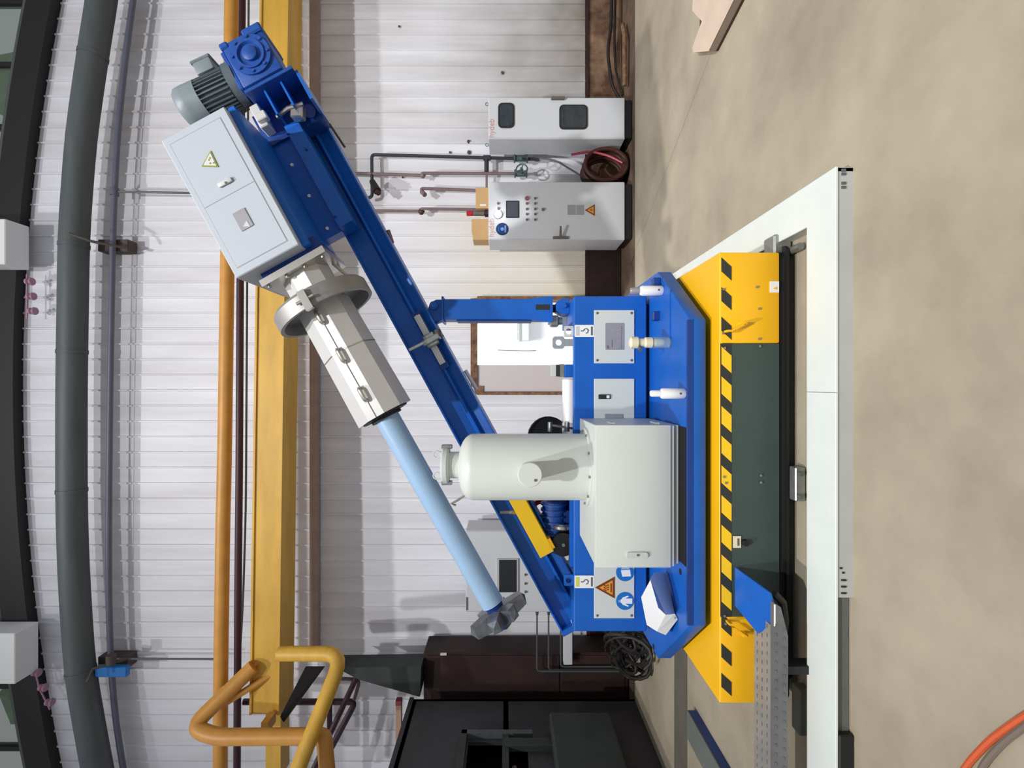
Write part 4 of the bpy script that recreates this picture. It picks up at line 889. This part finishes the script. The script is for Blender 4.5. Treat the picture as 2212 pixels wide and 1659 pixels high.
# sensor block and lever on the plate
s, t_ = ST(568, 258, 3.72); MB(RB).box(s-.115, s+.06, 3.62, 3.78, t_-.035, t_+.03, .006).box(s-.09, s-.03, 3.58, 3.64, t_-.06, t_+.02, .006).build('valve_block', 'steel', K_)
MB().tube([P(598, 253, 3.62), P(622, 234, 3.6), P(655, 224, 3.6)], .016, 8).box(*(lambda c: (c.x-.05, c.x+.05, 3.6, 3.68, c.z-.05, c.z+.04))(P(640, 240, 3.62)), .01).build('limit_switch', 'steelbrushed', K_)
MB().cyl(P(668, 240, 3.7), P(668, 240, 3.82), .045, n=14).build('cam_roller', 'bluedk', K_)
# gearbox bracket
s_g0 = ST(592, 190, 3.6)[0]
tg0 = ST(545, 213, 3.6)[1]; tg1 = ST(637, 165, 3.6)[1]
MB(RB).box(s_g0-.012, s_g0+.012, 3.5, 3.85, tg1-.02, tg0+.01, .003).build('gearbox_flange', 'bluegear', K_)
MB(RB).box(sE1-.05, s_g0, 3.75, 3.9, tg1-.03, tB-.02).build('bracket_back', 'bluedk', K_)
for f_ in (.3, .68): MB(RB).box(sE1, s_g0, 3.55, 3.76, tg1+(tg0-tg1)*f_-.007, tg1+(tg0-tg1)*f_+.007).build('bracket_rib', 'blue', K_)
MB(RB).box(sE1-.02, s_g0, 3.55, 3.9, tg1-.04, tg1-.02).build('bracket_side', 'blue', K_)
# gearbox
sg, tgc = ST(559, 143, 3.6)
gb = MB(RB).box(s_g0+.012, sg+.155, 3.48, 3.8, tgc-.15, tgc+.15, .012, seg=2).build('gearbox', 'bluegear', K_)
cg = W_(sg-.005, 3.48, tgc-.005)
MB().lathe([(.138, 0), (.138, .018), (.1, .018), (.1, .03), (.085, .03), (.075, .012), (.05, .012), (.05, .035), (.03, .045), (0, .045)], cg, (0, -1, 0), 32).build('output_cover', 'bluegear', gb)
for k in range(8): a = k*math.pi/4+.2; c = cg+Vector((.12*math.cos(a), -.018, .12*math.sin(a))); MB().cyl(c, c+Vector((0, -.012, 0)), .01, n=6).build('bolt', 'bluegear', gb)
MB(RB).box(sg+.11, sg+.17, 3.46, 3.82, tgc-.16, tgc-.02, .01).box(sg+.12, sg+.165, 3.47, 3.8, tgc+.1, tgc+.16, .008).box(sg-.16, sg+.13, 3.5, 3.78, tgc+.15, tgc+.18, .006).build('gearbox_ears', 'bluegear', gb)
# motor
def Wm(px, py, d=3.62): return P(px, py, d)
m0 = W_(sg-.02, 3.64, tgc+.17); e2 = Vector((-math.sin(TH-.06), 0, math.cos(TH-.06)))
mt_ = MB().cyl(m0, m0+e2*.06, .15, n=28).cyl(m0+e2*.06, m0+e2*.3, .118, n=28)
mot = mt_.build('motor_body', 'motordk', K_)
fin = MB(); u = e2.cross(Vector((0, 1, 0))).normalized(); vY = Vector((0, 1, 0))
for k in range(30):
    a = k*2*math.pi/30; d_ = u*math.cos(a)+vY*math.sin(a); w_ = (u*-math.sin(a)+vY*math.cos(a))*.004
    p0 = m0+e2*.07+d_*.11; p1 = m0+e2*.29+d_*.11; q1 = m0+e2*.29+d_*.138; q0 = m0+e2*.07+d_*.138
    fin.poly([p0-w_, p1-w_, q1-w_, q0-w_, p0+w_, p1+w_, q1+w_, q0+w_], [(0, 1, 2, 3), (7, 6, 5, 4), (0, 4, 5, 1), (1, 5, 6, 2), (2, 6, 7, 3), (3, 7, 4, 0)])
tag(fin.build('cooling_fins', 'motordk', mot), kind='stuff')
MB().lathe([(.14, 0), (.142, .1), (.138, .15), (.12, .172), (0, .175)], m0+e2*.285, e2, 28).build('fan_cowl', 'motorgrey', K_)
Rm = Matrix((( -u.x, 0, e2.x), (0, 1, 0), (-u.z, 0, e2.z))).to_4x4()
ctr = m0+e2*.17
tbx = MB(Matrix.Translation(ctr) @ Matrix.Rotation(-(TH-.06), 4, 'Y')).box(.12, .215, -.09, .07, -.06, .07, .012, seg=2).box(.205, .225, -.1, .08, -.07, .08, .008).build('terminal_box', 'motorgrey', K_)
MB().tube([P(500, 240, 3.6), P(522, 243, 3.62), P(545, 228, 3.65)], .014, 8).build('motor_cable', 'blackcable', K_)

# lance: square flange, octagonal sleeve, guard ring, octagonal tube, light blue tube, tool head
LY = 3.52
pa, pb = P(700, 662, LY), P(1062, 1300, LY); la = (pb-pa).normalized()         # axis, pointing down-left
def LA(px):  # point on the axis at photo column px
    return pa+(pb-pa)*((px-700)/362.0)
Lq = Vector((0, 0, 1)).rotation_difference(la)
N_ = thing('lance', 'long lance with silver octagonal sleeve, guard ring and light blue tube', 'lance', LA(828))
s, t_ = ST(640, 565, LY)
fl0 = LA(656); ln = la; ly = Vector((0, 1, 0)); lx = ln.cross(ly).normalized()
def obox(mb, c, a0, a1, w_, d_):
    vs = []
    for a in (a0, a1):
        for i, j in ((-1, -1), (1, -1), (1, 1), (-1, 1)): vs.append(c+ln*a+lx*w_*i+ly*d_*j)
    return mb.poly(vs, [(0, 1, 2, 3), (7, 6, 5, 4), (0, 1, 5, 4), (1, 2, 6, 5), (2, 3, 7, 6), (3, 0, 4, 7)])
fg = obox(MB(), fl0, 0, .045, .235, .22).build('square_flange', 'steelbrushed', N_)
obox(MB(), fl0, -.09, 0, .21, .2).build('flange_seat', 'bluedk', N_)
for i in range(4): c = fl0+lx*(-.2+i*.133)-ly*.19+ln*.045; MB().cyl(c, c+ln*.018, .012, n=6).build('bolt', 'zinc', fg)
PH = [math.radians(a_) for a_ in (-90, -36, 0, 36, 90, 144, 180, 216)]
vdir = Vector((0, 0, H))-LA(780); vdir = (vdir-la*vdir.dot(la)).normalized(); udir = la.cross(vdir); udir = udir if udir.z > 0 else -udir
def pdir(ph): return vdir*math.cos(ph)-udir*math.sin(ph)
def octube(p0, p1, r0, r1, th):
    n = 8; vs = [p+pdir(a_)*r for p, r in ((p0, r0), (p1, r1), (p1, r1-th), (p0, r0-th)) for a_ in PH]; fs = []
    for k in range(4):
        for i in range(n): fs.append((k*n+i, k*n+(i+1) % n, ((k+1) % 4)*n+(i+1) % n, ((k+1) % 4)*n+i))
    return MB().poly(vs, fs)
octube(fl0+la*.04, LA(700), .165, .165, .012).build('upper_sleeve', 'steel', N_, smooth=5)
# guard ring: rim with recessed face
r0 = LA(694)
MB().lathe([(.15, 0), (.32, 0), (.335, .02), (.335, .115), (.31, .115), (.305, .03), (.15, .03)], r0-la*.02, la, 48, closed=True).build('guard_ring', 'ringgrey', N_)
for w_ in (.19,):
    for y_ in (.05, .16): MB().tube([fl0+lx*-w_*(1 if lx.z > 0 else -1)+ly*y_+la*.04, r0+lx*-w_*1.4*(1 if lx.z > 0 else -1)+ly*y_], .012, 6).build('stay_bar', 'steelbrushed', N_)
c = r0-ly*.335+la*.05
ck = MB(); ck.poly([c+la*a+lx*b-ly*q for a in (-.06, .07) for b in (-.025, .025) for q in (-.005, .03)], [(0, 1, 3, 2), (4, 6, 7, 5), (0, 4, 5, 1), (2, 3, 7, 6), (0, 2, 6, 4), (1, 5, 7, 3)])
ck.cyl(c-lx*.06-ly*.015, c+lx*.06-ly*.015, .01, n=8); ck.build('ring_latch', 'steelbrushed', N_)
st0, st1 = LA(700), LA(832)
octube(st0, st1, .182, .198, .03).build('octagonal_tube', 'steel', N_, smooth=5)
c = st0+(st1-st0)*.42; octube(c, c+la*.008, .1915, .1915, .006).build('tube_seam', 'steelbrushed', N_, smooth=5)
o = pdir(math.radians(-18)); side = la.cross(o)
for f_ in (.12, .46, .8):
    c = st0+(st1-st0)*f_+o*(.182+.016*f_)*math.cos(math.radians(18))
    MB().tube(bend([(c-la*.045, 0), (c-la*.045+o*.032, .014), (c+la*.045+o*.032, .014), (c+la*.045, 0)], 3), .013, 8).build('handle', 'steelbrushed', N_)
    vs = [c+la*a_+side*b_+o*q_ for a_ in (-.055, .055) for b_ in (-.022, .022) for q_ in (-.004, .004)]
    MB().poly(vs, [(0, 1, 3, 2), (4, 6, 7, 5), (0, 4, 5, 1), (2, 3, 7, 6), (0, 2, 6, 4), (1, 5, 7, 3)]).build('handle_plate', 'steel', N_)
a_, b_ = st0+o*.1765, st1+o*.192; MB().slab([a_-side*.002, b_-side*.002, b_+side*.002, a_+side*.002], .0015).build('long_seam', 'ink', N_)
MB().lathe([(.165, 0), (.165, .02), (.0, .02)], st1-la*.012, la, 24).build('end_disc', 'gasket', N_)
MB().cyl(st1-la*.05, LA(1064), .086, .079, n=32).build('round_tube', 'skyblue', N_)
MB().cyl(st1, st1+la*.03, .11, n=24).build('seal_ring', 'gasket', N_)
# tool head: star of blunt wedge teeth, partly wrapped
hc = LA(1066); MB().cyl(hc-la*.0, hc+la*.05, .065, .05, n=20).build('tool_neck', 'bluedk', N_)
tl_ = MB(); rnd = random.Random(5)
for k in range(6):
    a = k*math.pi/3+.35; d_ = lx*math.cos(a)+ly*math.sin(a); w_ = -lx*math.sin(a)+ly*math.cos(a); L_ = (.2, .15, .17, .2, .16, .15)[k]
    b0 = hc+la*.02+d_*.02; tip = hc+la*(.07)+d_*L_
    vs = [b0+w_*.055, b0-w_*.055, b0+la*.12-w_*.055, b0+la*.12+w_*.055, tip+w_*.038-la*.035, tip-w_*.038-la*.035, tip-w_*.03+la*.05, tip+w_*.03+la*.05, tip+d_*.025]
    tl_.poly(vs, [(0, 1, 2, 3), (0, 4, 5, 1), (1, 5, 6, 2), (2, 6, 7, 3), (3, 7, 4, 0), (4, 8, 5), (5, 8, 6), (6, 8, 7), (7, 8, 4)])
tl_.ball(hc+la*.1, .085, (1, 1, 1), 2)
tl_.build('tool_head', 'toolgrey', N_, smooth=25)

# ------------------------------------------------------------------ grey control box with tank on the platform
gx0, gx1, gy0, gy1, gz0, gz1 = -1.08, -.245, 3.0, 3.64, .577, 1.066
MB().box(-1.05, -.25, 2.925, 3.62, PZ1, PZ1+.004).build('gap_shade_sheet', 'deep', M_)  # black sheet standing in for the shade in the gap under the box
t = thing('equipment_box', 'large light grey equipment box at the front of the platform', 'box', ((gx0+gx1)/2, 3.3, PZ1))
MB().box(gx0, gx1, gy0+.012, gy1, gz0+.02, gz1, .004).build('body', 'grey7035', t)
MB().box(gx0-.003, gx1+.003, gy0, gy0+.014, gz0+.045, gz1+.002, .005, seg=2).build('door', 'grey7035', t)
MB().box(gx0+.01, gx1-.0, gy0+.03, gy1, PZ1+.01, gz0+.02).build('plinth', 'plategrey', t)
for xx in (gx0+.1, gx1-.1): MB().box(xx-.03, xx+.03, gy0+.06, gy1-.06, PZ1+.004, PZ1+.01).build('foot', 'black', t)
for zz in (gz0+.1, gz1-.12):
    MB().box(gx1, gx1+.012, gy0+.08, gy0+.2, zz-.012, zz+.012).build('hinge', 'plategrey', t)
p, q = P(1398, 1204, gy0), P(1353, 1192, gy0)
h_ = MB().prism(rrect(p.x, q.x, p.z, q.z, .012), 'y', gy0, gy0-.014).build('handle', 'plategrey', t); disc(P(1378, 1199, gy0-.014), .007, .005, 8).build('lock', 'ink', h_)
tx, ty, tr_ = -.54, 3.33, .215
T_ = thing('pressure_tank', 'light grey upright pressure tank standing on the equipment box', 'tank', (tx, ty, gz1))
zh = 1.905; prof = [(0, .012), (tr_, .012), (tr_, zh-gz1-.1)]+[(tr_*math.cos(a*math.pi/16)**.8 if a < 8 else 0, zh-gz1-.1+.1*math.sin(a*math.pi/16)) for a in range(1, 9)]
MB().lathe(prof, (tx, ty, gz1), (0, 0, 1), 48).build('shell', 'grey7035', T_)
MB().lathe([(tr_-.005, 0), (tr_+.035, 0), (tr_+.035, .014), (tr_-.005, .014)], (tx, ty, gz1), (0, 0, 1), 48, closed=True).build('base_ring', 'grey7035', T_)
for k in range(10): a = k*math.pi/5+.2; MB().cyl((tx+.233*math.cos(a), ty+.233*math.sin(a), gz1+.014), (tx+.233*math.cos(a), ty+.233*math.sin(a), gz1+.026), .009, n=6).build('bolt', 'zinc', T_)
MB().lathe([(.085, 0), (.085, .07), (.11, .07), (.11, .085), (.085, .085)], (tx+.01, ty, zh-.01), (0, 0, 1), 28).build('neck', 'grey7035', T_)
cv = MB().lathe([(0, 0), (.108, 0), (.11, .02), (.095, .032), (0, .036)], (tx+.01, ty, zh+.077), (0, 0, 1), 28).build('cover', 'plategrey', T_)
MB().lathe([(.108, 0), (.118, .005), (.118, .03), (.108, .035)], (tx+.01, ty, zh+.065), (0, 0, 1), 28, closed=True).build('clamp_ring', 'plategrey', T_)
for xx in (-.07, .07):
    c = Vector((tx+.01+xx, ty, zh+.115)); MB().tube([c+Vector((.022*math.cos(k*.6-.2), 0, .025+.026*math.sin(k*.6-.2))) for k in range(10)], .005, 6, closed=True).build('ring_handle', 'plategrey', cv)
for xx in (-.115, .12): MB().box(tx+.01+xx-.014, tx+.01+xx+.014, ty-.02, ty+.02, zh+.04, zh+.11, .004).build('clamp_bolt', 'zinc', T_)
c = P(1004, 1070, 3.33); MB().tube([c, P(988, 1081, 3.3), P(975, 1088, 3.3), P(985, 1092, 3.3)], .009, 6).build('hook', 'steelbrushed', T_)
# nozzle
nc = P(1145, 1026, 2.9); nb = Vector((tx+.0, ty-.19, nc.z)); nd = (nb-nc).normalized()
nz = MB().cyl(nb, nc+nd*.015, .06, n=24).build('nozzle', 'grey7035', T_); cap_ = MB().lathe([(0, 0), (.066, 0), (.07, .004), (.07, .022), (.06, .028)], nc, nd, 32).build('blind_flange', 'grey7035', nz)
c = nc+Vector((-.03, -.004, -.03)); MB().cyl(c+nd*.01, c-nd*.004, .008, n=8).build('plug', 'ink', nz)

# lubricators and hood on the platform
def lub(px0, px1, py, r, label, hi):
    d = DZ(px1, PZ1); c = P(px1, py, d); h = (px1-px0)*d/F*1.0
    t = thing('lubricator', label, 'lubricator', (c.x, d, PZ1), 'white lubricators on the platform')
    MB().lathe([(0, 0), (r*.8, 0), (r, .01), (r, h*.66), (r*.85, h*.7), (r*.6, h*.72), (r*.6, h*.74)], (c.x, d, PZ1), (0, 0, 1), 24).build('bottle', 'white', t)
    MB().lathe([(r*.62, 0), (r*.62, h*.24), (r*.5, h*.27), (0, h*.27)], (c.x, d, PZ1+h*.73), (0, 0, 1), 20).build('cap', 'white' if hi else 'nameplate', t)
    MB().box(c.x-.006, c.x+.006, d-r-.001, d-r+.003, PZ1+.03, PZ1+.042).build('print_mark', 'ink', t)
lub(1362, 1432, 628, .033, 'white lubricator bottle with grey cap by the right edge of the platform', False)
lub(1405, 1480, 850, .031, 'white lubricator bottle with white cap on the front of the platform', True)
d = DZ(1449, PZ1); c = P(1449, 740, d)
t = thing('filter_bowl', 'cream filter head over a clear glass bowl on the platform', 'filter', (c.x, d, PZ1))
MB().lathe([(0, 0), (.03, 0), (.036, .012), (.036, .11), (.032, .11), (.032, .014), (0, .006)], (c.x, d, PZ1), (0, 0, 1), 24).build('glass_bowl', 'bowl', t)
MB().lathe([(.0, .05), (.02, .05), (.026, .07), (.026, .115), (.034, .12), (.034, .16), (.026, .17), (.026, .2), (.037, .21), (.037, .25), (.02, .262), (0, .262)], (c.x, d, PZ1), (0, 0, 1), 24).build('filter_head', 'cream', t)
MB().cyl((c.x-.03, d-.01, PZ1+.2), (c.x-.05, d-.03, PZ1+.2), .013, n=10).build('gauge', 'ink', t)
t = thing('deflector_hood', 'angular white sheet metal hood at the left end of the platform', 'hood', P(1450, 1310, 3.1))
hv = [(1385, 1290, 3.25), (1397, 1350, 3.25), (1419, 1364, 3.2), (1405, 1253, 3.1), (1422, 1313, 2.98), (1438, 1328, 2.98), (1412, 1237, 3.2), (1437, 1237, 3.28), (1458, 1326, 3.1), (1464, 1338, 3.06), (1438, 1372, 3.15)]
V = [P(*v) for v in hv]
MB().poly([V[i] for i in range(11)]+[V[2]+Vector((0, .02, -.06)), V[0]+Vector((0, .02, -.14)), V[1]+Vector((0, .02, -.12))],
          [(0, 3, 4, 5, 2, 1), (3, 6, 7, 8, 5, 4), (5, 8, 9, 10, 2), (0, 12, 6, 3), (0, 1, 13, 12), (1, 2, 11, 13), (2, 10, 11)]).build('hood_shell', 'white', t, smooth=10)
disc(P(1458, 1334, 3.05), .006, .006, 8).build('rivet', 'nameplate', t)
